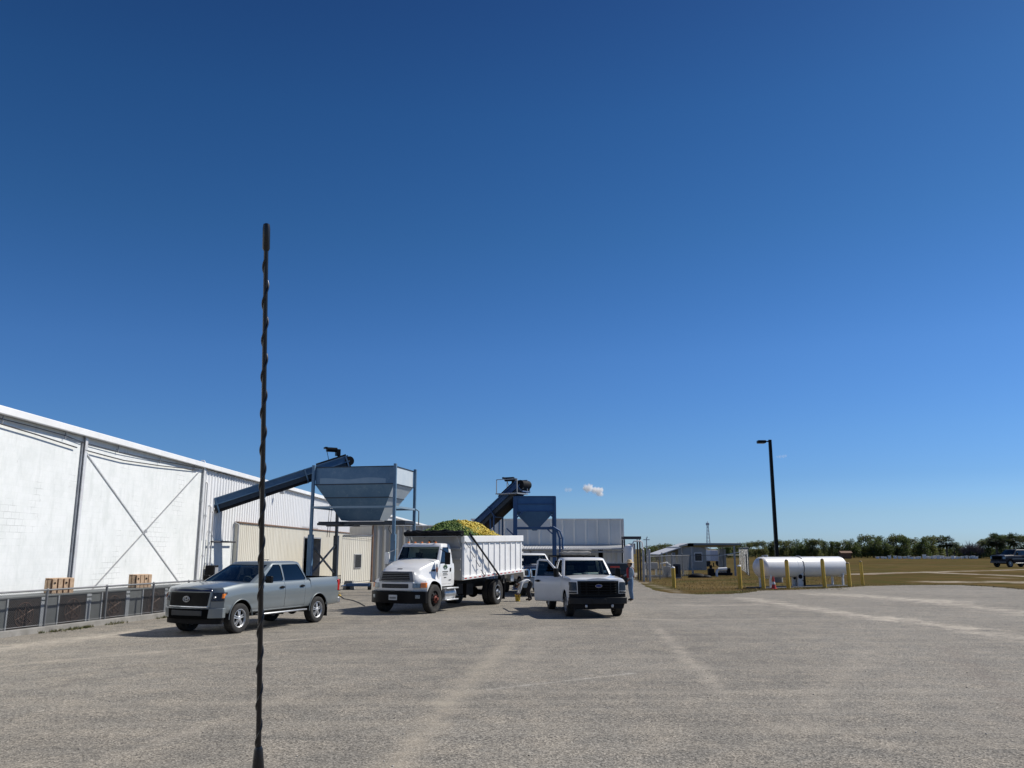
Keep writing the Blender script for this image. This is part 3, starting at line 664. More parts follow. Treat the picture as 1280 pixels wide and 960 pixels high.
mb = MB(); mb.cyl((2.1, -1.0, 2.05), (2.02, -1.06, 2.6), .012, n=6); mb.build('whip_antenna', 'black', t)
mb = MB(); mb.tube([(.8, -.75, 1.0), (.8, -.75, 2.45)], .075, 12); mb.tube([(1.25, .1, 2.52), (1.25, .1, 2.58), (1.35, .1, 2.60)], .035, 8); mb.tube([(1.25, .3, 2.52), (1.25, .3, 2.58), (1.35, .3, 2.60)], .03, 8); mb.build('air_horn', 'black', t, 0, 40)
# bed
X0, X1, BW = .60, -5.32, 1.16
def zlo(x): return lerp(1.10, 1.27, (X0 - x) / (X0 - X1))
def zhi(x): return lerp(2.80, 2.90, (X0 - x) / (X0 - X1))
mb = MB(); th = .05
def bedbox(xa, xb, ya, yb, fa, fb):          # box between two stations with heights fa, fb (functions of x)
    mb.loft([[(x, ya, fa(x)), (x, yb, fa(x)), (x, yb, fb(x)), (x, ya, fb(x))] for x in (xa, xb)])
for sg in (1, -1): bedbox(X0 - .06, X1 + .06, sg * (BW - .05), sg * BW, zlo, zhi)
bedbox(X0 - .06, X1 + .06, -BW + .05, BW - .05, zlo, lambda x: zlo(x) + .06)
mb.build('bed_wall', 'bed_white', t, .006)
for sg in (1, -1):
    mb = MB(); n = 11
    for k in range(n):
        x = lerp(X0 - .16, X1 + .14, k / (n - 1)); w = .10 if k in (0, n - 1) else .075
        lo, hi = zlo(x) + .14, zhi(x) - .26
        mb = MB(); mb.loft([[(x + w, sg * (BW - .01), z), (x + w * .55, sg * (BW + .035), z), (x - w * .55, sg * (BW + .035), z), (x - w, sg * (BW - .01), z)] for z in (lo, hi)]); mb.build('bed_rib', 'bed_white', t, .006)
mb = MB()
for sg in (1, -1):
    bedbox(X0, X1, sg * (BW - .07), sg * (BW + .085), lambda x: zhi(x) - .26, zhi); bedbox(X0, X1, sg * (BW - .02), sg * (BW + .085), zlo, lambda x: zlo(x) + .14)
mb.build('bed_rail', 'bed_white', t, .02)
mb = MB(); bedbox(X0, X0 - .06, -BW + .05, BW - .05, zlo, zhi); 
for z in (1.5, 1.9, 2.3): mb.box((X0 + .03, 0, z), (.06, 2 * BW - .1, .07))
mb.build('bed_front', 'bed_shade_grey', t, .006)
mb = MB(); bedbox(X1 + .06, X1, -BW + .02, BW - .02, zlo, zhi)
for k in range(5): mb.box((X1 - .03, BW - .06, lerp(1.5, 2.75, k / 4)), (.07, .2, .1))
mb.build('tailgate', 'bed_white', t, .006)
for mm, ph, nm in (('red', 0, 'red_reflector_tape'), ('plate', 1, 'white_reflector_tape')):
    mb = MB()
    for k in range(28):
        if k % 2 != ph: continue
        xa, xb = lerp(X0 - .05, X1 + .05, k / 28), lerp(X0 - .05, X1 + .05, (k + 1) / 28)
        bedbox(xa, xb, BW + .084, BW + .089, lambda x: zlo(x) + .045, lambda x: zlo(x) + .085)
    mb.build(nm, mm, t)
mb = MB()
for k in range(4):                           # climbing rungs on the side
    x, z = X0 - .34 - .47 * k * 1.0, 2.36 - .37 * k
    mb.tube([(x + .30, BW + .11, z + .22), (x, BW + .13, z - .02), (x - .14, BW + .13, z + .0), (x - .16, BW + .08, z + .12)], .017, 6)
mb.build('side_rung', 'grille_grey', t, 0, 50)
mb = MB(); mb.bar((-2.7, BW + .15, 1.10), (X0 - .35, BW + .12, 2.92), .05, .07, (0, 1, 0)); mb.cyl((-2.7, BW + .05, 1.12), (-2.7, BW + .2, 1.12), .09, n=12); mb.build('tarp_arm', 'gloss_black', t, .01)
mb = MB(); rnd = random.Random(11)           # rolled tarp and its housing across the front of the bed
for j in range(7):
    oz, ox = rnd.uniform(-.07, .08), rnd.uniform(-.10, .10)
    mb.tube([(X0 + .20 + ox + rnd.uniform(-.03, .03), lerp(-BW - .12, BW + .1, k / 16), 2.90 + oz + rnd.uniform(-.03, .03)) for k in range(17)], [rnd.uniform(.045, .095) for _ in range(17)], 8)
mb.build('tarp_roller', 'black', t, 0, 60)
mb = MB(); mb.box((X0 + .14, 0, 2.78), (.36, 2 * BW + .1, .03)); mb.bar((X0, BW - .1, 2.4), (X0 + .3, BW - .1, 2.78), .04, .04); mb.bar((X0, -BW + .1, 2.4), (X0 + .3, -BW + .1, 2.78), .04, .04); mb.build('tarp_shelf', 'bed_shade_grey', t)
mb = MB(); mb.box((X1 + .3, .7, 1.0), (.3, .25, .3)); mb.box((X1 + .9, 1.0, .98), (.22, .12, .2)); mb.build('light_box', 'steel', t, .02)
TM = Matrix.Translation(loc) @ Matrix.Rotation(hd, 4, 'Z')
# heap of produce
def produce_mat(name, a, b, c):
    m, tt, bs, o = nodes(name); g = N(tt, 'ShaderNodeNewGeometry')
    tt.links.new(ramp(tt, g.outputs['Random Per Island'], [(0.0, a), (.5, b), (1.0, c)]), bs.inputs['Base Color']); bs.inputs['Roughness'].default_value = .65; bs.inputs['Specular IOR Level'].default_value = .3; return m
M['yellow_veg'] = produce_mat('yellow vegetables', (.40, .28, .02), (.58, .44, .05), (.66, .56, .16))
M['green_veg'] = produce_mat('green vegetables', (.03, .07, .012), (.10, .17, .03), (.22, .27, .06))
def heap_z(x, y):
    e = max(0, 1 - (abs(y) / 1.12) ** 2.2) ** .7
    a = math.exp(-((x + .55) / .95) ** 2) * .60 + math.exp(-((x + 2.1) / 1.0) ** 2) * .63 + math.exp(-((x + 3.9) / 1.2) ** 2) * .12
    return 2.72 + a * e + .04 * math.sin(x * 7) * math.sin(y * 6)
mb = MB(); rnd = random.Random(2); nx, ny = 44, 18
vs = [[mb.v((lerp(X0 - .07, X1 + .08, i / nx), lerp(-1.09, 1.09, j / ny), heap_z(lerp(X0 - .07, X1 + .08, i / nx), lerp(-1.09, 1.09, j / ny)) - .05)) for j in range(ny + 1)] for i in range(nx + 1)]
for i in range(nx):
    for j in range(ny):
        f = mb.face([vs[i][j], vs[i + 1][j], vs[i + 1][j + 1], vs[i][j + 1]]); f.material_index = 1
for k in range(7500):
    x = rnd.uniform(X0 - .1, -3.7); y = rnd.uniform(-1.05, 1.05); z = heap_z(x, y) + rnd.uniform(-.05, .05)
    yel = (-.41 * x + .91 * y - 1.50 + .95 * (z - 2.75) / .65 + rnd.gauss(0, .07)) > 0
    mb.mi = 0 if (yel and rnd.random() > .025) or rnd.random() < .015 else 1
    l = rnd.uniform(.035, .07); w = l * rnd.uniform(.35, .8)
    m3 = Matrix.Rotation(rnd.uniform(0, 6.3), 3, 'Z') @ Matrix.Rotation(rnd.uniform(-.8, .8), 3, 'Y')
    mb.ball((x, y, z), (l, w, w), 6, 4, m3)
o = mb.build('produce_heap', ['yellow_veg', 'green_veg'], None, 0, 80, norm=False); o.matrix_world = TM
tag(o, 'heap of green and yellow vegetables piled above the dump truck bed', 'produce', kind='stuff')
# ------------------------------------------------------------------ ground
def WX(px, py, X):                           # point on the plane x = X
    r = ray(px, py); return Vector((0, 0, CAMZ)) + r * (X / r.x)
def streak(t, v, wob, a, b, w, amp=.5):      # soft-edged worn track between two ground points
    a, b = Vector(a), Vector(b); a.z = b.z = 0; d = b - a
    s1 = N(t, 'ShaderNodeVectorMath', operation='SUBTRACT'); t.links.new(v, s1.inputs[0]); s1.inputs[1].default_value = a
    dt = N(t, 'ShaderNodeVectorMath', operation='DOT_PRODUCT'); t.links.new(s1.outputs[0], dt.inputs[0]); dt.inputs[1].default_value = d / d.length_squared
    tt = math_(t, 'ADD', dt.outputs['Value'], 0, clamp=True)
    sc = N(t, 'ShaderNodeVectorMath', operation='SCALE'); sc.inputs[0].default_value = d; t.links.new(tt, sc.inputs['Scale'])
    ds = N(t, 'ShaderNodeVectorMath', operation='DISTANCE'); t.links.new(s1.outputs[0], ds.inputs[0]); t.links.new(sc.outputs[0], ds.inputs[1])
    x = math_(t, 'MULTIPLY_ADD', ds.outputs['Value'], -1 / w, 1.0)
    return math_(t, 'MULTIPLY', math_(t, 'ADD', math_(t, 'MULTIPLY', x, .8), math_(t, 'MULTIPLY', math_(t, 'SUBTRACT', wob, .5), amp * 6), clamp=True), math_(t, 'MULTIPLY_ADD', wob, 2.2, -.35, clamp=True))
def stretched(t, v, rz, sx, sy, scale, detail=4):
    mp = N(t, 'ShaderNodeMapping'); t.links.new(v, mp.inputs[0]); mp.inputs['Rotation'].default_value = (0, 0, rz); mp.inputs['Scale'].default_value = (sx, sy, 1)
    return noise(t, mp.outputs[0], scale, detail)
def asphalt():
    m, t, b, o = nodes('worn sandy asphalt'); v = coord(t)
    big = noise(t, v, .16, 5, .6); mid = noise(t, v, 1.3, 5, .7); wob = noise(t, v, 1.6, 8, .8); fine = noise(t, v, 34, 4, .75)
    vo = N(t, 'ShaderNodeTexVoronoi', feature='F1'); vo.inputs['Scale'].default_value = 52; t.links.new(v, vo.inputs['Vector'])
    sepc = N(t, 'ShaderNodeSeparateColor'); t.links.new(vo.outputs['Color'], sepc.inputs[0])
    c = mix(t, ramp(t, big, [(.38, 0.0), (.60, 1.0)]), (.206, .193, .172), (.262, .247, .221))
    c = mix(t, ramp(t, mid, [(.42, 0.0), (.68, .6)]), c, (.375, .333, .275))
    # exposed aggregate: each stone its own tone
    c = mix(t, .8, c, mix(t, ramp(t, sepc.outputs[0], [(.0, .0), (.5, .42), (.8, .6), (1., 1.)]), (.04, .038, .034), (1.0, .98, .93)), 'OVERLAY')
    c = mix(t, ramp(t, fine, [(.44, 0.0), (.74, .5)]), c, (.13, .12, .105))
    tr = ramp(t, stretched(t, v, R(-62), .045, 2.0, 1.0, 5), [(.48, 0.0), (.64, .22)])
    c = mix(t, tr, c, (.40, .36, .295))
    tr2 = ramp(t, stretched(t, v, R(-20), .035, 1.5, .8, 5), [(.52, 0.0), (.70, .10)])
    c = mix(t, tr2, c, (.15, .14, .125))
    sand = (.52, .46, .375)
    for a, e, w, amt, amp, col in (
        ((470, 985), (560, 880), .32, .65, .26, (.42, .365, .285)), ((560, 880), (650, 790), .40, .6, .32, (.42, .37, .29)), ((612, 862), (790, 842), .10, .55, .3, (.55, .52, .46)), ((820, 783), (905, 870), .28, .42, .6, sand),
        ((930, 748), (1110, 775), .9, .8, .8, sand), ((1100, 771), (1200, 785), .8, .85, .7, sand), ((1200, 785), (1300, 803), .9, .6, .9, sand), ((1040, 743), (1180, 752), 1.7, .85, .8, sand), ((1150, 750), (1290, 768), 1.2, .65, .9, sand), ((860, 757), (945, 756), .9, .5, .7, sand), ((780, 772), (850, 776), .35, .35, .6, sand),
        ((1185, 810), (1300, 900), .5, .35, .6, (.17, .135, .11)), ((1130, 850), (1300, 930), .35, .22, .7, (.34, .30, .25)), ((1010, 925), (1300, 975), .035, .7, .25, (.05, .047, .042)), ((860, 925), (1010, 940), .03, .6, .25, (.05, .047, .042)),
        ((-60, 818), (230, 783), .75, .75, .5, sand), ((-60, 838), (420, 795), .22, .5, .4, sand), ((-60, 862), (380, 806), .14, .5, .35, (.12, .112, .10)), ((-60, 850), (380, 800), .12, .45, .35, (.12, .112, .10)), ((-60, 880), (170, 842), .16, .5, .35, (.12, .112, .10)), ((170, 842), (640, 797), .14, .45, .35, (.12, .112, .10)), ((200, 850), (640, 805), .14, .4, .35, (.12, .112, .10)), ((-60, 828), (300, 792), .12, .5, .4, (.13, .12, .108)), ((60, 975), (420, 852), .2, .25, .5, sand),
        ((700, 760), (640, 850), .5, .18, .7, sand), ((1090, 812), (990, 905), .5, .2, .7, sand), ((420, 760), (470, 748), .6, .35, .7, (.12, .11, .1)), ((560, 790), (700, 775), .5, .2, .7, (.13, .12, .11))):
        c = mix(t, math_(t, 'MULTIPLY', streak(t, v, wob, G(*a), G(*e), w, amp), amt), c, col)
    # oil spots under where trucks wait
    sp = ramp(t, noise(t, v, .55, 4, .6), [(.64, 0.0), (.72, .4)]); c = mix(t, sp, c, (.10, .094, .085))
    pt = ramp(t, noise(t, v, 3.2, 5, .7), [(.62, 0.), (.74, .3)]); c = mix(t, pt, c, (.12, .112, .10)); pt2 = ramp(t, noise(t, v, 5.5, 4, .7), [(.66, 0.), (.78, .35)]); c = mix(t, pt2, c, (.50, .465, .41))
    t.links.new(c, b.inputs['Base Color']); b.inputs['Roughness'].default_value = .9; b.inputs['Specular IOR Level'].default_value = .25
    bumpit(t, b, vo.outputs['Distance'], .35, .012); return m
def field():
    m, t, b, o = nodes('dry grass field'); v = coord(t)
    wob = noise(t, v, .35, 6, .75); f1 = noise(t, v, .06, 5, .65); f2 = noise(t, v, .8, 6, .7); f3 = noise(t, v, 9, 4, .7)
    c = mix(t, ramp(t, f1, [(.40, 0.), (.58, 1.)]), (.152, .106, .046), (.098, .080, .030))
    c = mix(t, ramp(t, f2, [(.44, 0.), (.70, .8)]), c, (.175, .120, .055)); c = mix(t, ramp(t, stretched(t, v, 0, .012, .10, 1.0, 5), [(.44, 0.), (.60, .75)]), c, (.095, .064, .030)); c = mix(t, ramp(t, f3, [(.45, 0.), (.75, .5)]), c, (.065, .055, .028))
    c = mix(t, ramp(t, noise(t, v, .28, 4, .6), [(.48, 0.), (.60, .7)]), c, (.068, .070, .026))
    for a, e, w, amt, amp, col in (((1060, 718), (1180, 714.5), 1.6, 1.0, .35, (.52, .45, .37)), ((1180, 714.5), (1300, 711.5), 1.6, .8, .5, (.46, .39, .33)), ((1160, 715.5), (1300, 721), 1.8, .95, .45, (.50, .43, .36)), ((1180, 727.5), (1310, 728), 2.4, .95, .5, (.52, .45, .37)), ((1230, 722), (1310, 724), 1.2, .6, .7, (.40, .31, .24)), ((1110, 706), (1300, 708), 3.5, .45, .8, (.19, .145, .10)), ((800, 727), (850, 741), .5, .5, .8, (.35, .30, .24)), ((1000, 711), (1120, 712), 1.5, .4, .7, (.20, .15, .105)), ((880, 734), (935, 733), .8, .4, .8, (.26, .19, .12))):
        c = mix(t, math_(t, 'MULTIPLY', streak(t, v, wob, G(*a), G(*e), w, amp), amt), c, col)
    t.links.new(c, b.inputs['Base Color']); b.inputs['Roughness'].default_value = 1.0; b.inputs['Specular IOR Level'].default_value = 0
    bumpit(t, b, f3, .6, .05); return m
M['field'] = field(); M['asphalt'] = asphalt()
mb = MB(); mb.quad([(-5000, -400, 0), (5000, -400, 0), (5000, 7000, 0), (-5000, 7000, 0)])
tag(mb.build('ground', 'field', None, 0, 0), kind='structure')
edge = [(797, 716), (795, 722), (799, 728), (806, 733), (818, 738), (838, 741.5), (870, 743), (905, 743), (935, 741), (950, 738.5), (1000, 737), (1050, 735), (1085, 732.5), (1140, 731.5), (1200, 731.5), (1250, 734), (1290, 738), (1340, 741)]
mb = MB(); rnd = random.Random(4); pts = []
ep = [G(*e) for e in edge]
for a, e in zip(ep, ep[1:]):                 # ragged broken edge
    n = max(2, int((e - a).length / .35))
    for k in range(n):
        q = a.lerp(e, k / n); pts.append((q.x + rnd.uniform(-.08, .08), q.y + rnd.uniform(-.18, .18), .004))
pts += [(60, 36, .004), (60, -60, .004), (-60, -60, .004), (-60, 200, .004), (4, 200, .004), (9.6, 90, .004)]
mb.quad(pts); tag(mb.build('asphalt_lot', 'asphalt', None, 0, 0), kind='structure')
M['blade'] = produce_mat('grass blades', (.15, .12, .05), (.22, .17, .075), (.30, .23, .12))
M['weed'] = produce_mat('weeds', (.04, .065, .016), (.10, .11, .035), (.22, .18, .08))
def tufts(name, m, spots, h, label, n=1):
    mb = MB(); rnd = random.Random(9)
    for q in spots:
        for k in range(n):
            x, y = q[0] + rnd.gauss(0, .05), q[1] + rnd.gauss(0, .05); a = rnd.uniform(0, 6.3); hh = h * rnd.uniform(.4, 1.2); w = .008 + hh * .06
            d = Vector((math.cos(a), math.sin(a), 0)); l = Vector((rnd.gauss(0, .4), rnd.gauss(0, .4), 1)) * hh
            mb.face([mb.v(Vector((x, y, 0)) - d * w), mb.v(Vector((x, y, 0)) + d * w), mb.v(Vector((x, y, 0)) + l)])
    return tag(mb.build(name, m, None, 0, 0, norm=False), label, 'grass', kind='stuff')
sp_ = []
for a, e in zip(ep[1:], ep[2:]):
    L_ = (e - a).length
    for k in range(int(L_ * 70)):
        q = a.lerp(e, rnd.random()); off = abs(rnd.gauss(0, 1.1)); sp_.append((q.x + rnd.gauss(0, .2), q.y + off - .05))
for k in range(5000):
    q = G(rnd.uniform(800, 1060), rnd.uniform(721, 738)); sp_.append((q.x, q.y))
tufts('grass', 'blade', [q for q in sp_ if q[0] > 9.2], .075, 'dry brown grass growing along the edge of the asphalt', 1)

mb = MB(); rnd = random.Random(17)
for k in range(420):
    q = G(rnd.uniform(-60, 1340), 745 + 260 * rnd.random() ** 1.3); r = rnd.choice((.004, .005, .007, .011)) * rnd.uniform(.7, 1.3); mb.ball((q.x, q.y, .004 + r * .4), (r * rnd.uniform(.8, 1.6), r, r * .7), 6, 4, Matrix.Rotation(rnd.uniform(0, 6), 3, 'Z'))
M['stone'] = produce_mat('loose stones', (.12, .11, .10), (.30, .28, .25), (.55, .52, .47))
tag(mb.build('loose_stones', 'stone', None, 0, 60, norm=False), 'small loose stones scattered over the worn asphalt', 'gravel', kind='stuff')
# ------------------------------------------------------------------ warehouse
XW = -15.2
def block_mat():
    m, t, b, o = nodes('white painted block'); v = coord(t)
    sx = N(t, 'ShaderNodeSeparateXYZ'); t.links.new(v, sx.inputs[0]); cx = N(t, 'ShaderNodeCombineXYZ')
    t.links.new(sx.outputs[1], cx.inputs[0]); t.links.new(sx.outputs[2], cx.inputs[1])
    br = N(t, 'ShaderNodeTexBrick'); t.links.new(cx.outputs[0], br.inputs['Vector']); br.inputs['Scale'].default_value = 1; br.inputs['Brick Width'].default_value = .4; br.inputs['Row Height'].default_value = .2
    br.inputs['Mortar Size'].default_value = .006; br.inputs['Mortar Smooth'].default_value = .3
    br.inputs['Color1'].default_value = (.755, .775, .76, 1); br.inputs['Color2'].default_value = (.785, .80, .79, 1); br.inputs['Mortar'].default_value = (.73, .75, .735, 1)
    n1 = noise(t, v, .8, 7, .75); mp = N(t, 'ShaderNodeMapping'); t.links.new(v, mp.inputs[0]); mp.inputs['Scale'].default_value = (1, 1.6, .5)
    n2 = noise(t, mp.outputs[0], 1.3, 6, .7); n3 = noise(t, v, 3.5, 6, .75); n4 = noise(t, v, 1.1, 4, .6)
    c = mix(t, ramp(t, n1, [(.46, 0.), (.70, .7)]), br.outputs['Color'], (.62, .65, .63)); c = mix(t, ramp(t, n2, [(.50, 0.), (.72, .6)]), c, (.58, .61, .59))
    c = mix(t, math_(t, 'MULTIPLY', ramp(t, n3, [(.60, 0.), (.70, .6)]), ramp(t, n4, [(.5, 0.), (.6, 1.)])), c, (.42, .42, .40))
    # step cracks following the joints in a few places
    c = mix(t, math_(t, 'MULTIPLY', math_(t, 'SUBTRACT', 1, ramp(t, br.outputs['Fac'], [(.0, 1.), (.6, 0.)])), ramp(t, noise(t, v, .5, 3, .5), [(.57, 0.), (.63, .75)])), c, (.33, .34, .33))
    t.links.new(c, b.inputs['Base Color']); b.inputs['Roughness'].default_value = .75
    bumpit(t, b, math_(t, 'ADD', math_(t, 'MULTIPLY', br.outputs['Fac'], -.6), math_(t, 'MULTIPLY', n3, 1.0)), .22, .01); return m
M['block'] = block_mat()
def streaky(name, col, stain, amt=.5, hz=2.0, rough=.55, metal=0.0):   # sheet metal with vertical run-off stains
    m, t, b, o = nodes(name); v = coord(t); mp = N(t, 'ShaderNodeMapping'); t.links.new(v, mp.inputs[0]); mp.inputs['Scale'].default_value = (hz, hz, .12)
    n2 = noise(t, mp.outputs[0], 1.5, 5, .7); n1 = noise(t, v, .7, 5, .65); n3 = noise(t, v, 6, 4, .7)
    c = mix(t, ramp(t, n2, [(.45, 0.), (.75, amt)]), col, stain); c = mix(t, ramp(t, n1, [(.4, 0.), (.75, amt * .7)]), c, [k * .8 for k in col]); c = mix(t, ramp(t, n3, [(.66, 0.), (.76, amt * .8)]), c, stain)
    t.links.new(c, b.inputs['Base Color']); b.inputs['Roughness'].default_value = rough; b.inputs['Metallic'].default_value = metal; return m
M['siding'] = streaky('white metal siding', (.78, .79, .80), (.62, .58, .50), .35)
M['cream'] = streaky('cream metal cladding', (.69, .66, .57), (.45, .38, .27), .35)
M['cream_grey'] = streaky('grey cream cladding', (.50, .49, .45), (.33, .29, .23), .5)
M['galv'] = streaky('galvanised grey sheeting', (.36, .37, .38), (.24, .235, .225), .6, 1.2, .5, .3)
M['galv_light'] = streaky('pale galvanised sheeting', (.70, .73, .76), (.38, .39, .40), .5, 1.2, .5, .2)
M['trim_white'] = mat('white trim', (.80, .80, .79), .5, 0, .06, .8, 0, 0, (.55, .53, .48), .4)
M['grey_steel'] = mat('grey painted steel', (.36, .37, .385), .5, .2, .2, 3, 0, 0, (.25, .18, .12), .35)
M['pale_steel'] = mat('pale painted steel', (.62, .63, .64), .5, .1, .12, 3, 0, 0, (.4, .33, .25), .4)
M['cable'] = mat('dark cable', (.05, .05, .055), .7, 0, .2, 5)
M['rust'] = mat('rusty steel', (.20, .12, .08), .8, .2, .35, 6)
M['roofmat'] = streaky('metal roofing', (.62, .63, .63), (.45, .43, .40), .4)
M['dark_room'] = mat('unlit interior concrete', (.10, .10, .10), .9, 0, .2, 2)
def corr(mb, a, b, z0, z1, pitch, dep, nrm, flat=.5):   # trapezoid ribbed sheet from a to b, ribs raised along nrm
    a, b, nrm = Vector(a), Vector(b), Vector(nrm); d = b - a; L_ = d.length; d.normalize(); n = max(1, round(L_ / pitch)); pt = L_ / n; prof = []
    for k in range(n):
        u = k * pt
        for f, h in ((0, 0), (flat, 0), (flat + .12, 1), (.88, 1)): prof.append((u + f * pt, h * dep))
    prof.append((L_, 0))
    lo = [mb.v(a + d * u + nrm * h + Vector((0, 0, z0))) for u, h in prof]; hi = [mb.v(a + d * u + nrm * h + Vector((0, 0, z1))) for u, h in prof]
    for i in range(len(prof) - 1): mb.face([lo[i], lo[i + 1], hi[i + 1], hi[i]])
Y1, Y2 = WX(96, 640, XW).y, WX(250.5, 640, XW).y
DY0, DY1 = WX(378.5, 690, -15.04).y, WX(399.5, 690, -15.04).y; YE = 170.0
wh = thing('warehouse', 'long white block and metal clad packing warehouse along the left side', 'building', (XW, Y1, 0))
ox = Vector((-XW, -Y1, 0))
def wp(p): return Vector(p) + ox
def wbox(mb, a, b): mb.box2(wp(a), wp(b))
DZ = 3.12
mb = MB()
wbox(mb, (XW - .3, -12, 0), (XW, Y2 + .1, 6.2)); wbox(mb, (XW - .3, Y2 + .1, 0), (XW, DY0, 2.75)); wbox(mb, (XW - .3, DY1, 0), (XW, YE, 2.75)); wbox(mb, (XW - .3, DY0, DZ), (XW - .02, DY1, 3.9))
wbox(mb, (-40, -12.3, 0), (XW, -12, 6.2)); wbox(mb, (-40, YE, 0), (XW, YE + .3, 6.2)); wbox(mb, (-40.3, -12.3, 0), (-40, YE + .3, 6.2))
o = mb.build('block_wall', 'block', wh, 0, 0)
mb = MB(); corr(mb, wp((XW - .02, Y2 + .12, 0)), wp((XW - .02, DY0 - .3, 0)), 2.74, 6.22, .42, .05, (1, 0, 0), .6); corr(mb, wp((XW - .02, DY0 - .3, 0)), wp((XW - .02, DY1 + .3, 0)), DZ, 6.22, .42, .05, (1, 0, 0), .6); corr(mb, wp((XW - .02, DY1 + .3, 0)), wp((XW - .02, YE, 0)), 2.74, 6.22, .42, .05, (1, 0, 0), .6)
mb.build('metal_siding', 'siding', wh, 0, 0)
mb = MB(); wbox(mb, (XW - .35, -12.5, 6.20), (-15.04, YE + .5, 6.23))
mb.build('soffit', 'grey_steel', wh, 0, 0)
mb = MB(); wbox(mb, (-15.07, -12.5, 6.19), (-14.95, YE + .5, 6.43))
mb.build('gutter', 'trim_white', wh, .025)
mb = MB(); mb.loft([[wp(q) for q in ((-15.05, y, 6.34), (-27.6, y, 7.4), (-40.4, y, 6.34), (-40.4, y, 6.24), (-27.6, y, 7.3), (-15.05, y, 6.24))] for y in (-12.6, YE + .6)]); mb.build('roof', 'roofmat', wh, 0, 0)
mb = MB(); wbox(mb, (-39.9, -11.9, .01), (XW - .31, YE - .1, .03)); mb.build('warehouse_floor', 'dark_room', wh)
for yc in (Y1 - 11.3, Y1, Y2):
    mb = MB()
    for dx, w in ((.09, .17), (.01, .17)): wbox(mb, (XW + dx, yc - w / 2, 0), (XW + dx + .025, yc + w / 2, 6.19))
    wbox(mb, (XW + .036, yc - .012, 0), (XW + .089, yc + .012, 6.18)); mb.build('steel_column', 'pale_steel', wh)
    mb = MB(); mb.tube([wp((XW + .04, yc - .16, 6.0)), wp((XW + .04, yc - .16, .3))], .03, 8); mb.build('conduit', 'grey_steel', wh)
mb = MB(); XB_ = XW + .03
mb.bar(wp(WX(104.5, 561, XB_)), wp(WX(224, 727.5, XB_)), .018, .045); mb.build('brace_rod', 'pale_steel', wh)
mb = MB(); mb.bar(wp(WX(249, 590, XB_ + .05)), wp(WX(108, 745, XB_ + .022)), .018, .045); c = wp(WX(182.5, 664, XB_ + .03)); mb.box(c, (.03, .16, .14)); mb.build('brace_rod', 'grey_steel', wh)
def cabl(name, pxs, r, X, m='cable'):
    mb = MB(); pts = [wp(WX(a, b, X)) for a, b in pxs]; q = []
    for i in range(len(pts) - 1):
        for k in range(4): q.append(pts[i].lerp(pts[i + 1], k / 4))
    q.append(pts[-1]); mb.tube(q, r, 6); return mb.build(name, m, wh, 0, 60)
cabl('sagging_cable', [(-40, 517), (0, 529.5), (45, 543), (96, 559.5)], .022, XW + .1); cabl('sagging_cable', [(106, 562.5), (130, 569), (155, 575.5), (199, 582), (248, 587.5)], .022, XW + .1)
cabl('eave_cable', [(0, 523), (40, 533), (80, 544), (104, 553), (150, 565.5), (199, 575.5), (252, 585.5)], .014, XW + .08); cabl('eave_cable', [(258, 586), (300, 597), (360, 612), (420, 626)], .014, XW + .08)
for px, py in ((3.5, 524), (82, 543), (148, 561), (200, 575), (243, 585), (273, 591)):
    mb = MB(); q = wp(WX(px, py, XW + .08)); mb.bar((q.x, q.y, 6.19), (q.x, q.y, q.z - .15), .03, .03); mb.bar((q.x, q.y, q.z - .02), (q.x - .08, q.y, q.z - .02), .025, .025); mb.build('cable_bracket', 'grey_steel', wh)
for px, y0, y1, r, m in ((256.5, 576, 725, .03, 'trim_white'), (260, 603, 722, .05, 'trim_white'), (264, 632, 722, .06, 'pale_steel'), (266.8, 640, 722, .035, 'grey_steel')):
    a, e = wp(WX(px, y0, XW + .12)), wp(WX(px, y0 + 100, XW + .12)); a = Vector((a.x, a.y, a.z)); mb = MB()
    pts = [(a.x - .2, a.y, a.z), (a.x - .04, a.y, a.z), (a.x, a.y, a.z - .08), (a.x, a.y, .05)]; mb.tube(pts, r, 10)
    for z in (a.z * .35, a.z * .7): mb.cyl((a.x, a.y, z), (a.x, a.y, z + .09), r * 1.5, n=10)
    mb.build('wall_pipe', m, wh, 0, 50)
mb = MB(); mb.tube([wp(WX(264, 677, XW + .25)), wp(WX(294, 677.5, XW + .25))], .045, 8); mb.build('wall_pipe', 'cable', wh, 0, 50)
mb = MB(); q = wp(WX(352, 613, XW + .5)); mb.bar((q.x - .5, q.y, q.z), q, .05, .05); mb.box((q.x + .05, q.y, q.z - .12), (.25, .3, .2)); mb.build('flood_light', 'grey_steel', wh, .02)
# cream cladding with the doorway
CX = -15.04; CY0, CY1 = WX(294.5, 690, CX).y, WX(432, 690, CX).y; CZ = 3.70
mb = MB()
corr(mb, wp((CX, CY0, 0)), wp((CX, DY0, 0)), .05, CZ, .34, .035, (1, 0, 0), .6); corr(mb, wp((CX, DY0, 0)), wp((CX, DY1, 0)), DZ, CZ, .34, .035, (1, 0, 0), .6); corr(mb, wp((CX, DY1, 0)), wp((CX, CY1 + 12, 0)), .05, CZ, .34, .035, (1, 0, 0), .6)
mb.build('cream_cladding', 'cream', wh, 0, 0)
mb = MB(); wbox(mb, (XW, CY0 - .02, 0), (CX + .05, CY0, CZ)); mb.build('cladding_end', 'cream', wh)
mb = MB(); wbox(mb, (XW, CY0 - .06, CZ), (CX + .10, CY1 + 12, CZ + .07)); mb.build('cladding_cap', 'rust', wh)
mb = MB(); mb.tube([wp((CX + .12, CY0 - .12, .1)), wp((CX + .12, CY0 - .12, CZ - .1)), wp((CX - .1, CY0 - .12, CZ))], .05, 8); mb.build('wall_pipe', 'grey_steel', wh, 0, 50)
mb = MB()
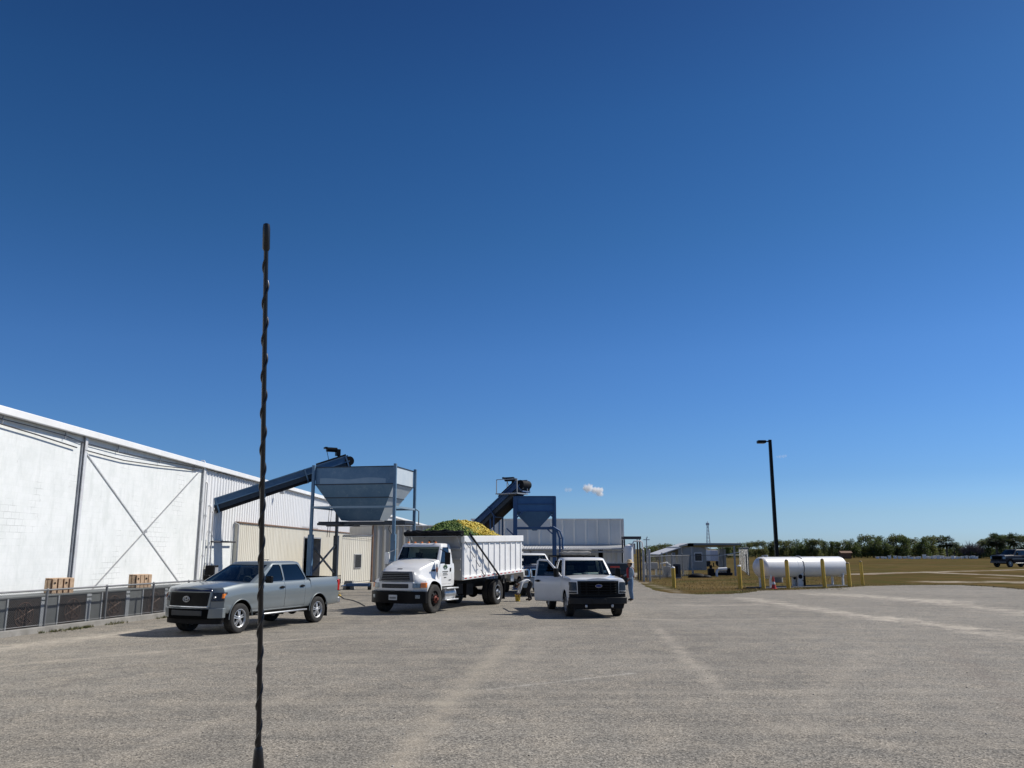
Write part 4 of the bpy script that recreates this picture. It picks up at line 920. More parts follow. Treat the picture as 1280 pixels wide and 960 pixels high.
for y in (DY0, DY1): wbox(mb, (XW - .3, y - .05, 0), (CX + .07, y + .05, DZ))
wbox(mb, (XW - .3, DY0, DZ - .05), (CX + .07, DY1, DZ + .05)); mb.build('door_frame', 'grey_steel', wh)
# annex standing in front of the far part
a, e = G(426, 731), G(463.5, 727.4); w1 = (e - a).length; an = thing('annex_building', 'low cream ribbed annex with small dark window behind dump truck', 'building', a, math.atan2(e.y - a.y, e.x - a.x))
mb = MB(); corr(mb, (0, 0, 0), (w1, 0, 0), .12, 3.18, .30, .03, (0, -1, 0), .6); mb.build('front_panel', 'cream', an, 0, 0)
ai_ = Matrix.Rotation(-math.atan2(e.y - a.y, e.x - a.x), 3, 'Z'); bk = ai_ @ (Vector((-.10, .995, 0)) * 9); bk2 = ai_ @ (Vector((.05, 1, 0)) * 9)
mb = MB(); mb.loft([[(0, .02, z), (w1, .02, z), (w1 + bk2.x, bk2.y, z), (bk.x, bk.y, z)] for z in (0, 3.16)]); mb.build('wall', 'cream', an)
sw = math.radians(-44); sd2 = Vector((math.cos(sw), math.sin(sw), 0)); sn2 = Vector((math.sin(sw), -math.cos(sw), 0)); o1 = Vector((w1 + .05, -.02, 0)); o2 = o1 + sd2 * 7.2
mb = MB(); corr(mb, o1, o2, .05, 3.95, .50, .14, sn2, .5); mb.build('ribbed_panel', 'cream_grey', an, 0, 0)
mb = MB(); mb.loft([[(p_.x, p_.y, z) for p_ in (o1 - sn2 * .03, o2 - sn2 * .03, o2 - sn2 * 4.5, o1 - sn2 * 4.5)] for z in (0, 3.93)]); mb.build('side_wall', 'cream_grey', an)
mb = MB(); mb.box2((w1 - .10, -.1, 0), (w1 + .02, .0, 3.95)); mb.build('corner_trim', 'rust', an)
mb = MB(); mb.loft([[(-.05, -.06, z), (w1 - .11, -.06, z), (w1 - .11 + bk2.x, bk2.y, z), (bk.x - .05, bk.y, z)] for z in (3.18, 3.25)]); mb.build('roof', 'roofmat', an); mb = MB(); mb.loft([[(p_.x, p_.y, z) for p_ in (o1 + sn2 * .2, o2 + sn2 * .2, o2 - sn2 * 4.6, o1 - sn2 * 4.6)] for z in (3.96, 4.03)]); mb.build('roof', 'roofmat', an)
def au(px): r = ray(px, 700); k = r.x / r.y; return (k * a.y - a.x) / ((e.x - a.x) / w1 - k * (e.y - a.y) / w1)
u0, u1 = au(442.3), au(450.7)
mb = MB(); mb.box2((u0, -.07, 1.0), (u1, .01, 1.95)); fm = mb.build('window', 'grey_steel', an); mb = MB(); mb.box2((u0 + .06, -.076, 1.05), (u1 - .06, -.04, 1.90)); mb.build('pane', 'lampdark', fm)
mb = MB(); mb.tube([(-.1, -.1, 3.2), (w1 - .1, -.12, 3.3)], .02, 6); mb.tube([(.1, -.12, 3.1), (w1 - .2, -.1, 2.95)], .012, 6); mb.build('hanging_cable', 'cable', an, 0, 50)
q = G(447.5, 737.5); ct = thing('blue_dolly', 'low blue steel dolly with black wheels in front of cream annex', 'dolly', q)
M['blue_steel'] = mat('blue painted steel', (.03, .085, .20), .5, .1, .25, 3, 0, 0, (.15, .11, .08), .4)
mb = MB(); mb.box((0, .2, .28), (1.35, .5, .16)); mb.bar((-.6, .1, .3), (-.9, -.3, .22), .06, .06); mb.build('deck', 'blue_steel', ct, .02)
for x in (-.6, .62):
    mb = MB(); mb.lathe([(.08, -.1), (.19, -.1), (.2, 0), (.19, .1), (.08, .1)], (x, .2, .2), (1, .1, 0), 16); mb.build('wheel', 'rubber', ct)
# ------------------------------------------------------------------ fence with condenser units behind it
FA, FB = G(0, 797.5), G(206, 771.5); fd = (FB - FA).normalized(); fn = Vector((-fd.y, fd.x, 0)); fang = math.atan2(fd.y, fd.x)
def fu(px):                                  # distance along the fence line seen at column px
    r = ray(px, 770); k = r.x / r.y; return (k * FA.y - FA.x) / (fd.x - k * fd.y)
U0, U1 = fu(0) - 3.2, fu(206) + 4.6
M['concrete'] = mat('weathered concrete', (.27, .26, .24), .9, 0, .2, 3, .4, 0, (.14, .13, .11), .6)
M['galv_wire'] = mat('galvanised wire', (.20, .205, .21), .5, .5, .15, 4)
def chain(mb, L_, z0, z1, pitch, r):
    H = z1 - z0; c = -H
    while c < L_:
        for sg in (1, -1):
            a0, a1 = max(0, -c), min(H, L_ - c)
            if a1 - a0 > .02:
                za, zb = (z0 + a0, z0 + a1) if sg > 0 else (z1 - a0, z1 - a1); mb.cyl((c + a0, sg * r, za), (c + a1, sg * r, zb), r, n=3)
        c += pitch
kb = MB(); kb.box2((U0, -.09, -.05), (U1, .09, .17)); o = kb.build('kerb', 'concrete', None, .02); o.location = FA; o.rotation_euler.z = fang; tag(o, kind='structure')
fe = thing('chain_link_fence', 'grey chain link fence on concrete kerb in front of cooling units', 'fence', FA, fang)
fe.location.z = .17
mb = MB(); mb.tube([(U0, 0, .99), (U1, 0, .99)], .026, 8); mb.tube([(U0, 0, .05), (U1, 0, .05)], .008, 6); mb.build('top_rail', 'galv_wire', fe)
L_ = U1 - U0; mb = MB(); chain(mb, L_, .03, .98, .075, .0028); o = mb.build('mesh', 'galv_wire', fe, 0, 0); o.location = (U0, .02, 0)
for px in (-45, 56, 130.5, 189, 233, 260):
    mb = MB(); mb.cyl((fu(px), 0, 0), (fu(px), 0, 1.0), .036, n=10); mb.ball((fu(px), 0, 1.0), .042, 8, 6); mb.build('post', 'galv_wire', fe)
M['ac_grey'] = mat('grey unit casing', (.125, .135, .135), .55, .1, .15, 2, 0, 0, (.09, .08, .07), .5)
M['ac_pale'] = mat('pale casing', (.30, .32, .335), .5, .1, .12, 2, 0, 0, (.3, .26, .2), .4)
M['coil'] = mat('dark dusty coil', (.014, .011, .011), .8, .1, .5, 2.2, .3, 0, (.05, .02, .015), .7)
M['guard'] = mat('rusty fan guard', (.17, .11, .085), .6, .3, .3, 5)
pos = [fu(k) for k in (-62, -46, -8, 4.5)], [fu(k) for k in (4.5, 25, 64, 70.5)], [fu(k) for k in (70.5, 87.5, 120, 126.5)], [fu(k) for k in (126.5, 140.5, 168.5, 173.5)], [fu(k) for k in (173.5, 190.5, 216, 220)], [fu(k) for k in (220, 233, 252, 256)]
names = ['cut off by the photo edge', 'nearest whole one', 'beneath middle crate', 'between two crates', 'under rightmost crate', 'mostly hidden by pickup']
for i, (g0, c0, c1, s1) in enumerate(pos):
    w = s1 - g0; x0 = FA + fd * g0 + fn * .42
    t = thing('condenser_unit', 'grey cooling unit with dark coil behind fence, ' + names[i], 'cooling unit', x0, fang, 'cooling units behind the fence')
    mb = MB(); mb.box2((.01, 0, .08), (w - .01, .95, .95)); mb.build('casing', 'ac_grey', t, .01)
    mb = MB(); mb.box2((-.005, -.03, .95), (w + .005, .98, 1.0)); mb.build('lid', 'ac_grey', t, .008)
    mb = MB(); mb.box2((c0 - g0, -.012, .14), (c1 - g0, .02, .92)); co = mb.build('coil_panel', 'coil', t)
    cx, rr = (c0 + c1) / 2 - g0, .33; mb = MB()
    for r_ in (.12, .22, .33): mb.tube([(cx + r_ * math.cos(a), -.03, .50 + r_ * math.sin(a)) for a in [2 * math.pi * k / 24 for k in range(25)]], .006, 5)
    for k in range(6):
        a = math.pi * k / 3 + .4; mb.cyl((cx, -.03, .50), (cx + rr * math.cos(a), -.03, .50 + rr * math.sin(a)), .009, n=5)
    mb.build('fan_guard', 'guard', co)
    mb = MB(); mb.box2((c1 - g0 + .01, -.035, .08), (w - .015, .02, .82)); mb.box2((c1 - g0 + .01, -.03, .86), (w - .015, .02, .94)); mb.build('end_strip', 'ac_pale', t, .008)
    mb = MB(); mb.box2((c0 - g0 - .07, -.03, .08), (c0 - g0 - .015, .02, .95)); mb.build('corner_post', 'ac_pale', t, .006)
    mb = MB(); mb.box2((.0, .05, 0), (w, .9, .08)); mb.build('base_pad', 'concrete', t)
M['wood'] = mat('bleached timber', (.60, .42, .27), .8, 0, .3, 7, .3, 0, (.25, .14, .08), .6)
M['wood_dark'] = mat('dark timber', (.17, .085, .045), .8, 0, .3, 6, .3)
for i, (px, wd_, nm) in enumerate(((2, .62, 'leftmost, cut off by the photo edge'), (101, .66, 'middle of three, beside the steel column'), (199, .60, 'rightmost, above the grey pickup nose'))):
    x0 = FA + fd * fu(px) + fn * .86; x0.z = 1.0
    t = thing('slatted_crate', 'tan wooden slatted crate on the cooling units, ' + nm, 'crate', x0, R((52, 55, 58)[i]), 'slatted crates on the cooling units')
    w = wd_; mb = MB(); mb.box2((-w / 2, -.2, .01), (w / 2, .2, .40)); mb.build('core', 'wood_dark', t)
    mb = MB()
    for k in range(4):
        x = lerp(-w / 2 + .08, w / 2 - .07, k / 3); mb.box((x, -.215, .21), (.125, .03, .42 + .02 * (k % 2))); mb.box((x, .215, .21), (.105, .03, .42))
    for y in (-.12, .02, .16): mb.box((0, y, .425), (w, .11, .03))
    [mb.box((sx_ * (w / 2 + .012), y, .20), (.03, .15, .38)) for y in (-.10, .09) for sx_ in (-1, 1)]; mb.build('slats', 'wood', t, .006)
    mb = MB()
    for k in (0, 2): mb.lathe([(.028, 0), (.028, .01)], (lerp(-w / 2 + .08, w / 2 - .07, k / 3), -.232, .30), (0, -1, 0), 10)
    mb.build('knot_holes', 'gap', t)
sp_ = []
for k in range(110):
    u = random.choice((fu(60), fu(95), fu(100), fu(140), fu(204), fu(215))) + random.gauss(0, .28); q = FA + fd * u - fn * (.12 + abs(random.gauss(0, .09))); sp_.append((q.x, q.y))
tufts('weeds', 'weed', sp_, .09, 'green and yellow weeds growing along the foot of the kerb', 6)
# ------------------------------------------------------------------ big hopper over the dump truck
def weathered(name, a, b, c):
    m, t, bs, o = nodes(name); v = coord(t); n1 = noise(t, v, .9, 6, .7); n2 = noise(t, v, 4, 6, .75); n3 = noise(t, v, 11, 5, .7)
    k = mix(t, ramp(t, n1, [(.4, 0.), (.62, .9)]), a, b); k = mix(t, ramp(t, n2, [(.56, 0.), (.68, .55)]), k, c); k = mix(t, ramp(t, n3, [(.66, 0.), (.74, .4)]), k, (.14, .09, .06))
    t.links.new(k, bs.inputs['Base Color']); bs.inputs['Roughness'].default_value = .55; bs.inputs['Metallic'].default_value = .1; return m
M['slate'] = mat('dark slate painted sheet', (.03, .04, .055), .5, .2, .15, 3)
M['hop_blue'] = weathered('faded blue paint', (.080, .165, .265), (.125, .215, .31), (.20, .285, .36))
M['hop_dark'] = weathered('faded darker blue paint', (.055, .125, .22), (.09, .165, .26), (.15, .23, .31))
M['hop_navy'] = weathered('deep blue paint', (.028, .105, .25), (.04, .13, .29), (.06, .15, .30))
M['navy_dark'] = weathered('deep blue structure paint', (.022, .075, .19), (.03, .09, .21), (.05, .11, .22))
FL, FR = W(389.5, 650, 43.9), W(492.5, 650, 43.0); FL.z = FR.z = 0; ha = math.atan2(FR.y - FL.y, FR.x - FL.x); HW, HD = (FR - FL).length, 3.35
M['hop_side'] = weathered('sunlit side painted pale', (.50, .57, .62), (.58, .64, .67), (.64, .68, .70))
hp = thing('fruit_hopper', 'large faded blue steel hopper on tall posts left of dump truck bed', 'hopper', FL, ha)
ZT, Z1_, Z2_, ZB = 6.58, 5.66, 4.98, 3.80
def rect(f, z):                              # f = 0 full size, 1 outlet size
    ix, iy0 = 1.12 * f, 1.05 * f
    return [(.08 + ix, .08 + iy0, z), (HW - .08 - ix, .08 + iy0, z), (HW - .08 - ix, HD - .08 - iy0, z), (.08 + ix, HD - .08 - iy0, z)]
fz = lambda z: (Z1_ - z) / (Z1_ - ZB)
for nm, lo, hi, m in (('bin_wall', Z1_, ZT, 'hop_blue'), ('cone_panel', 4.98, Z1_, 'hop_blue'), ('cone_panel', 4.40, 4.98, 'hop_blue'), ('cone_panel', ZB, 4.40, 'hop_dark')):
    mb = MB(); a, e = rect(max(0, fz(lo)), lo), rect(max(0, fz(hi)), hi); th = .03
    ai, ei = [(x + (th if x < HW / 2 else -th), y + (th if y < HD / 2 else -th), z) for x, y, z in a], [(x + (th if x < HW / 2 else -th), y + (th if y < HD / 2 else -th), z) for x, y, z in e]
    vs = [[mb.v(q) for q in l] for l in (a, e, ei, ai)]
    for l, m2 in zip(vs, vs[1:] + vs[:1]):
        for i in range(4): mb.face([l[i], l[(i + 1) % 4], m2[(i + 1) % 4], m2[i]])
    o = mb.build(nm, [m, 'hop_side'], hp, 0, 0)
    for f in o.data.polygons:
        if f.normal.x > .5 and f.center.x > HW / 2: f.material_index = 1     # sunlight painted in: right faces get a paler colour than the front
for z in (ZT, Z1_, 4.98):
    mb = MB(); r_ = rect(max(0, fz(z)), z)
    for i in range(4): mb.bar(r_[i], r_[(i + 1) % 4], .06, .05)
    mb.build('rib_band', 'slate', hp)
mb = MB()
for k in range(24):                          # wavy pale wash-line plate on the front
    x0_, x1_ = lerp(.35, HW - .55, k / 24), lerp(.35, HW - .55, (k + 1) / 24); h0, h1 = [.30 + .045 * math.sin(x * 2.5) for x in (x0_, x1_)]
    mb.loft([[(x, .072, Z1_ + .04), (x, .078, Z1_ + .04), (x, .078, Z1_ + h), (x, .072, Z1_ + h)] for x, h in ((x0_, h0), (x1_, h1))])
M['hop_pale'] = weathered('paler faded blue', (.20, .30, .39), (.25, .34, .42), (.32, .40, .46)); mb.build('wear_plate', 'hop_pale', hp, 0, 0)
for x in (0, HW):
    for y in (0, HD):
        mb = MB(); mb.box((x, y, 1.52), (.25, .25, 3.04)); mb.box((x, y, 4.87), (.15, .15, 3.66)); mb.box((x, y, .02), (.5, .5, .04)); mb.build('post', 'hop_blue' if y == 0 or x else 'slate', hp, .012)
mb = MB()
for a, e in (((0, -.02, 4.46), (HW, -.02, 4.46)), ((0, HD, 4.46), (HW, HD, 4.46)), ((0, 0, 4.46), (0, HD, 4.46)), ((HW, 0, 4.46), (HW, HD, 4.46))): mb.bar(a, e, .11, .10)
mb.build('frame_beam', 'hop_pale', hp)
mb = MB()
for y in (.95, HD - .95): mb.bar((-.02, y, 3.66), (HW + .3, y, 3.66), .12, .16)
mb.box((.75, HD / 2 - .3, 3.60), (1.3, 1.8, .12)); mb.box((HW - .3, HD / 2, 3.70), (1.2, 1.3, .16)); mb.box((1.45, .8, 3.50), (1.9, .07, .06)); mb.build('slide_gate', 'slate', hp, .01)
for a, e in (((0, 0, 2.55), (0, HD, .9)), ((0, 0, .9), (0, HD, 2.55))):
    mb = MB(); mb.bar(a, e, .08, .08); mb.build('cross_brace', 'slate', hp)
mb = MB(); mb.tube([(HW + .08, HD, 4.46), (HW + .26, HD, 4.35), (HW + .26, HD, 3.6)], .03, 6); mb.build('hose', 'cable', hp, 0, 60); mb = MB(); mb.tube([(HW - .2, .1, 3.6), (HW - .3, 0, 3.3), (HW + .02, -.05, 2.9)], .018, 6); mb.build('hose', 'cable', hp, 0, 60)
for x_ in (.95, 1.08): mb = MB(); mb.tube([(x_, .1, 4.6), (x_ - .04, 0, 2.9)], .014, 6); mb.build('hose', 'cable', hp, 0, 60)
# conveyor feeding it
def conveyor(name, label, lo, hi, w, h, mt, md, legs, motor=True, group=None):
    lo, hi = Vector(lo), Vector(hi); d = hi - lo; L_ = d.length; yaw = math.atan2(d.y, d.x); pit = math.asin(d.z / L_)
    t = thing(name, label, 'conveyor', lo, yaw, group); rot = Matrix.Rotation(-pit, 3, 'Y')
    def q(x, y, z): return rot @ Vector((x, y, z))
    for sg in (1, -1):
        mb = MB(); mb.loft([[q(x, sg * w / 2, z) if k < 2 else q(x, sg * (w / 2 - .03), z) for k, z in enumerate((-.02, h / 2, h / 2, -.02))] for x in (0, L_)])
        for z in (0, h / 2): mb.loft([[q(x, sg * w / 2 + a, z + b) for a, b in ((0, -.03), (sg * .06, -.03), (sg * .06, .03), (0, .03))] for x in (0, L_)])
        mb.build('side_channel', mt, t)
        mb = MB(); mb.loft([[q(x, sg * (w / 2 - .02), z) if k < 2 else q(x, sg * (w / 2 - .06), z) for k, z in enumerate((-h / 2, -.021, -.021, -h / 2))] for x in (0, L_)]); mb.build('lower_side', 'slate', t)
    mb = MB(); mb.loft([[q(x, y, -h / 2 + .06) for y in (-w / 2 + .04, w / 2 - .04)] + [q(x, y, -h / 2 + .1) for y in (w / 2 - .04, -w / 2 + .04)] for x in (0, L_)]); mb.build('belt', 'black', t)
    mb = MB(); n = int(L_ / 2.0)
    for k in range(n + 1):
        x = lerp(.15, L_ - .15, k / n)
        for sg in (1, -1): mb.loft([[q(x + a, sg * (w / 2 + .065), z) for a in (-.035, .035)] + [q(x + a, sg * (w / 2 + .09), z) for a in (.035, -.035)] for z in (-h / 2 - .04, h / 2 + .04)])
        mb.cyl(q(x, -w / 2, -h / 2 - .1), q(x, w / 2, -h / 2 - .1), .05, n=8)
    mb.build('stiffener', mt, t)
    mb = MB(); mb.loft([[q(x, y, z) for y, z in ((-w / 2 + .01, -h / 2 - .12), (w / 2 - .01, -h / 2 - .12), (w / 2 - .01, -h / 2 + .04), (-w / 2 + .01, -h / 2 + .04))] for x in (.1, L_ - .6)]); mb.build('return_pan', 'black', t)
    mb = MB(); mb.lathe([(h * .42, -w / 2 - .02), (h * .42, w / 2 + .02)], q(L_, 0, 0), (0, 1, 0), 18); mb.loft([[q(x, y, z) for y, z in ((-w / 2 - .03, h / 2), (w / 2 + .03, h / 2), (w / 2 + .03, h / 2 + .12), (-w / 2 - .03, h / 2 + .12))] for x in (L_ - 1.6, L_ - .1)]); mb.build('head_drum', md, t, 0, 40)
    if motor:
        mb = MB(); c = q(L_ - .55, 0, h / 2 + .38); mb.cyl(c + Vector((-.45, 0, .16)), c + Vector((.15, 0, .16)), .13, n=14); mb.box(c + Vector((.2, 0, .02)), (.24, .3, .36)); mb.bar(c + Vector((.2, 0, -.1)), q(L_ - .3, 0, h / 2), .12, .12); mb.box(c + Vector((-.5, 0, .24)), (.14, .34, .1)); mb.bar(c + Vector((-.4, .1, .1)), q(L_ - .95, .1, h / 2), .03, .03); mb.build('drive_motor', 'gloss_black', t, .01, 40)
    for x in legs:
        for sg in (1, -1):
            a = q(x, sg * (w / 2 + .05), -h / 2); mb = MB(); mb.bar(a, (a.x, a.y, -lo.z + .0), .07, .07); mb.build('leg', mt, t)
    return t
cl, ch = W(265.5, 632, 42.6), W(434, 577, 46.4)
conveyor('feed_conveyor', 'long blue inclined conveyor reaching from the white wall to faded hopper', cl, ch, .85, .62, 'hop_dark', 'black', [])
t = thing('electric_box', 'black electric box standing at the wall foot under the long conveyor', 'electric box', WX(268, 690, XW + .45) * Vector((1, 1, 0)) if False else Vector((XW + .45, WX(268, 690, XW + .45).y, 0)))
mb = MB(); mb.box2((-.3, -.3, 0), (.15, .3, 1.5)); mb.build('housing', 'black', t, .02); mb = MB(); mb.box2((.15, -.22, .4), (.18, .22, 1.4)); mb.build('door', 'grey_steel', t, .01)
# ------------------------------------------------------------------ deep blue hopper in the middle distance
s = 48.0; a, e = W(644, 660, s), W(694, 660, s); YB = a.y; a.z = 0
h2 = thing('fruit_hopper', 'smaller deep blue pointed hopper on legs behind dump truck tail', 'hopper', a, 0)
w = e.x - a.x; d = 2.3; ZT = 5.30; ZM = 4.42; ZA = 3.36
mb = MB(); mb.loft([[(.03, .03, z), (w - .03, .03, z), (w - .03, d, z), (.03, d, z)] for z in (ZM, ZT)]); mb.build('bin_wall', 'hop_navy', h2, 0, 0)
mb = MB(); mb.loft([[(w / 2 - .12, d / 2 - .12, ZA), (w / 2 + .12, d / 2 - .12, ZA), (w / 2 + .12, d / 2 + .12, ZA), (w / 2 - .12, d / 2 + .12, ZA)], [(.03, .03, ZM), (w - .03, .03, ZM), (w - .03, d, ZM), (.03, d, ZM)]]); mb.build('cone', 'hop_navy', h2, 0, 0)
mb = MB()
for z in (ZT, ZM + .02, ZM + .45):
    for p0, p1 in (((0, 0), (w, 0)), ((w, 0), (w, d)), ((w, d), (0, d)), ((0, d), (0, 0))): mb.bar((*p0, z), (*p1, z), .07, .06)
mb.build('rib_band', 'navy_dark', h2)
for x in (0, w):
    for y in (0, d):
        mb = MB(); mb.box((x, y, ZT / 2), (.24 if x == 0 else .13, .16, ZT)); mb.box((x, y, .02), (.4, .4, .04)); mb.build('leg', 'navy_dark', h2, .01)
mb = MB()
for y in (0, d): mb.bar((0, y, 3.5), (w, y, 3.5), .1, .1)
for x in (0, w): mb.bar((x, 0, 3.5), (x, d, 3.5), .1, .1)
for sg, x in ((1, 0), (-1, w)): mb.bar((x, 0, 4.0), (x + sg * .45, 0, 4.42), .08, .08); mb.bar((x, 0, 3.0), (x - sg * .5 * (1 if x == 0 else 0) + (-.5 if x else 0), 0, 3.46), .07, .07)
mb.build('frame_beam', 'navy_dark', h2)
mb = MB()
for o_ in (0, .17): mb.tube([(w - .3 + o_, -.12, 3.55), (w + .1 + o_, -.12, 3.3), (w + .24 + o_, -.12, 2.9), (w + .26 + o_, -.12, .05)], .055, 8)
for z in (2.9, 2.4, 1.9, 1.4): mb.bar((w + .2, -.12, z), (w + .45, -.12, z), .05, .05)
mb.build('ladder_pipe', 'navy_dark', h2, 0, 50)
c2l, c2h = W(585, 672, 50.6), W(655, 606, 49.2)
t = conveyor('feed_conveyor', 'short steep deep blue conveyor feeding the pointed hopper', c2l, c2h, .9, .62, 'navy_dark', 'black', [2.2, 2.5], True)
q = W(640, 618, 49.0) - c2l; yaw = t.rotation_euler.z; qi = Matrix.Rotation(-yaw, 3, 'Z') @ q
mb = MB(); mb.box(qi + Vector((0, 0, .02)), (1.5, 1.3, .06))
for dx in (-.7, .7):
    for dy in (-.6, .6): mb.bar(qi + Vector((dx, dy, 0)), qi + Vector((dx, dy, .85)), .04, .04)
for dy in (-.6, .6): mb.bar(qi + Vector((-.7, dy, .85)), qi + Vector((.7, dy, .85)), .04, .04)
mb.build('platform', 'grey_steel', t)
# ------------------------------------------------------------------ grey building across the back
s = 66.0; a, e = W(590, 651, s), W(778, 650.5, s); yb = a.y
gb = thing('packing_shed', 'grey corrugated metal building with white edged canopy across the back', 'building', (a.x, yb, 0))
w = e.x - a.x; zt = 4.58; zc = 2.52
M['facade'] = streaky('grey weathered facade', (.74, .72, .68), (.58, .56, .52), .6, .55, .5, .5)
mb = MB(); corr(mb, (0, 0, 0), (w, 0, 0), zc - .1, zt, .9, .05, (0, -1, 0), .75); mb.build('facade', 'facade', gb, 0, 0)
mb = MB(); mb.box2((0, .05, 0), (w - .02, 22, zt - .05)); mb.build('wall', 'galv', gb)
mb = MB(); mb.box2((-.1, -.12, zt), (w + .08, 22.1, zt + .08)); mb.build('roof_trim', 'trim_white', gb); mb = MB(); mb.box2((w, -.08, 0), (w + .10, .1, zt)); mb.build('corner_trim', 'trim_white', gb)
mb = MB(); n = 70; prof = []                  # wavy canopy sheet
for k in range(n * 4 + 1): prof.append((lerp(3.3, w + .05, k / (n * 4)), .05 * math.sin(k * math.pi / 2)))
loops = []
vs = [[mb.v((x, y, z + h + o_)) for x, h in prof] for y, z, o_ in ((-2.4, zc - .28, 0), (-.06, zc + .02, 0))]
for i in range(len(prof) - 1): mb.face([vs[0][i], vs[0][i + 1], vs[1][i + 1], vs[1][i]])
o = mb.build('canopy', 'roofmat', gb, 0, 60); sm = o.modifiers.new('solid', 'SOLIDIFY'); sm.thickness = .05
mb = MB(); mb.box2((3.3, -2.3, zc - .5), (w, -2.2, zc - .38))
for x in (4.6, 7.4, w - .1): mb.box2((x - .06, -2.3, 0), (x + .06, -2.2, zc - .4))
mb.build('canopy_frame', 'grey_steel', gb)
q = W(747, 700, s).x - a.x; mb = MB(); corr(mb, (q + .35, -.3, 0), (w, -.3, 0), .05, zc - .12, .4, .06, (0, -1, 0), .5); corr(mb, (3.4, -.1, 0), (q, -.1, 0), .05, zc - .12, .4, .05, (0, -1, 0), .5); mb.build('lower_cladding', 'galv_light', gb, 0, 0)
mb = MB(); mb.box2((q, -.09, 0), (q + .34, .03, zc - .2)); mb.build('doorway', 'gap', gb)
# dark flatbed trailer, frame and pressure vessel right of it
q = W(768, 708, 54); t = thing('flatbed_trailer', 'dark flatbed trailer with red reflector between white pickup and standing man', 'trailer', (q.x, q.y, 0))
mb = MB(); mb.box2((-1.1, -.6, .95), (.95, 1.6, 1.38)); mb.box2((-1.1, -.62, .7), (.95, -.5, .95)); mb.build('deck', 'slate', t, .02)
mb = MB(); mb.box2((-.35, -.66, 1.10), (.25, -.605, 1.22)); mb.build('reflector', 'red', t)
for x in (-.7, .6):
    mb = MB(); mb.lathe([(.2, -.12), (.42, -.12), (.45, 0), (.42, .12), (.2, .12)], (x, -.4, .45), (0, 1, 0), 18); mb.build('wheel', 'rubber', t)
q = W(786, 700, 60); t = thing('pressure_vessel', 'white upright cylindrical pressure vessel behind the straw hatted man', 'tank', (q.x, q.y, 0))
mb = MB(); prof = [(.02, 2.62), (.12, 2.60), (.25, 2.52), (.31, 2.40), (.33, 2.28), (.33, .5), (.22, .35), (.05, .3)]; mb.lathe(prof, (0, 0, 0), (0, 0, 1), 20); mb.build('shell', 'trim_white', t)
mb = MB()
for k in range(3): mb.bar((.22 * math.cos(k * 2.1), .22 * math.sin(k * 2.1), 0), (.22 * math.cos(k * 2.1), .22 * math.sin(k * 2.1), .6), .06, .06)
mb.build('leg', 'grey_steel', t)
mb = MB(); mb.tube([(.3, -.1, .2), (.3, -.1, 2.7), (.4, -.1, 2.85), (.9, -.1, 2.85), (1.0, -.1, 2.75), (1.0, -.1, .2)], .05, 8); mb.build('pipe', 'trim_white', t, 0, 50)
q = W(789, 676, 63); t = thing('steel_shelter', 'small dark steel roofed frame beside the grey building corner', 'shelter', (q.x, q.y, 0))
mb = MB(); mb.box((0, 0, 3.12), (1.3, 1.5, .20)); mb.build('roof', 'cable', t)
for x in (-.6, .55):
    for y in (-.6, .6): mb = MB(); mb.box((x, y, 1.5), (.10, .10, 3.0)); mb.build('post', 'cable', t)
mb = MB(); mb.box((.1, .4, 2.3), (.5, .3, .8)); mb.build('control_box', 'grey_steel', t, .02)
# ------------------------------------------------------------------ compound with pavilion
M['zinc'] = mat('weathered zinc roof', (.20, .235, .26), .5, .3, .15, 2)
q = G(895, 719.0); t = thing('pavilion', 'open flat roofed metal pavilion inside the wire compound', 'pavilion', q)
sc = (q - Vector((0, 0, CAMZ))).length; s = 72.0
def pl(px, py, s=72.0): return W(px, py, s) - q
r0, r1 = pl(864, 681), pl(929, 682)
mb = MB(); mb.hexa([(r0.x, -1.6, 2.62), (r1.x, -1.6, 2.62), (r1.x, 3.0, 2.45), (r0.x, 3.0, 2.45)], [(r0.x, -1.6, 2.80), (r1.x, -1.6, 2.80), (r1.x, 3.0, 2.60), (r0.x, 3.0, 2.60)]); mb.build('roof', 'zinc', t, .02)
mb = MB(); mb.box2((r0.x - .1, -1.66, 2.5), (r0.x + .35, -1.3, 2.78)); mb.build('roof_end', 'gap', t)
for px in (867.5, 921):
    for y in (-1.4, 2.8): mb = MB(); x = pl(px, 700).x; mb.box((x, y, 1.28), (.14, .14, 2.56)); mb.build('post', 'grey_steel', t)
for px in (913, 918): mb = MB(); x = pl(px, 700).x; mb.box2((x - .1, 1.2, 0), (x + .12, 1.8, 2.3)); mb.build('cabinet', 'galv', t, .01)
mb = MB(); mb.bar((pl(895, 697).x, -1.5, 1.62), (pl(929, 690).x, -1.5, 2.05), .05, .05); mb.build('sloping_rail', 'pale_steel', t)
q = G(876, 722); t = thing('rubber_heap', 'low black heap of rubber sheeting on the ground by pavilion', 'heap', q)
mb = MB(); mb.ball((-.3, 0, .05), (.75, .4, .30), 14, 8); mb.ball((.35, 0, .03), (.55, .35, .2), 12, 8); mb.ball((-.7, .1, .02), (.35, .3, .14), 10, 6); mb.build('sheet', 'black', t, 0, 60)
q = G(900, 720.5); t = thing('pump_set', 'black pump with white horizontal cylinder on the grass by pavilion', 'pump', q)
mb = MB(); mb.tube([(-.15, 0, .58), (.62, 0, .62)], .15, 14); mb.build('cylinder', 'trim_white', t, .02); mb = MB(); mb.tube([(-.2, -.05, .55), (-.32, -.1, .3), (-.3, -.1, .0)], .12, 12); mb.build('elbow_pipe', 'trim_white', t, 0, 50)
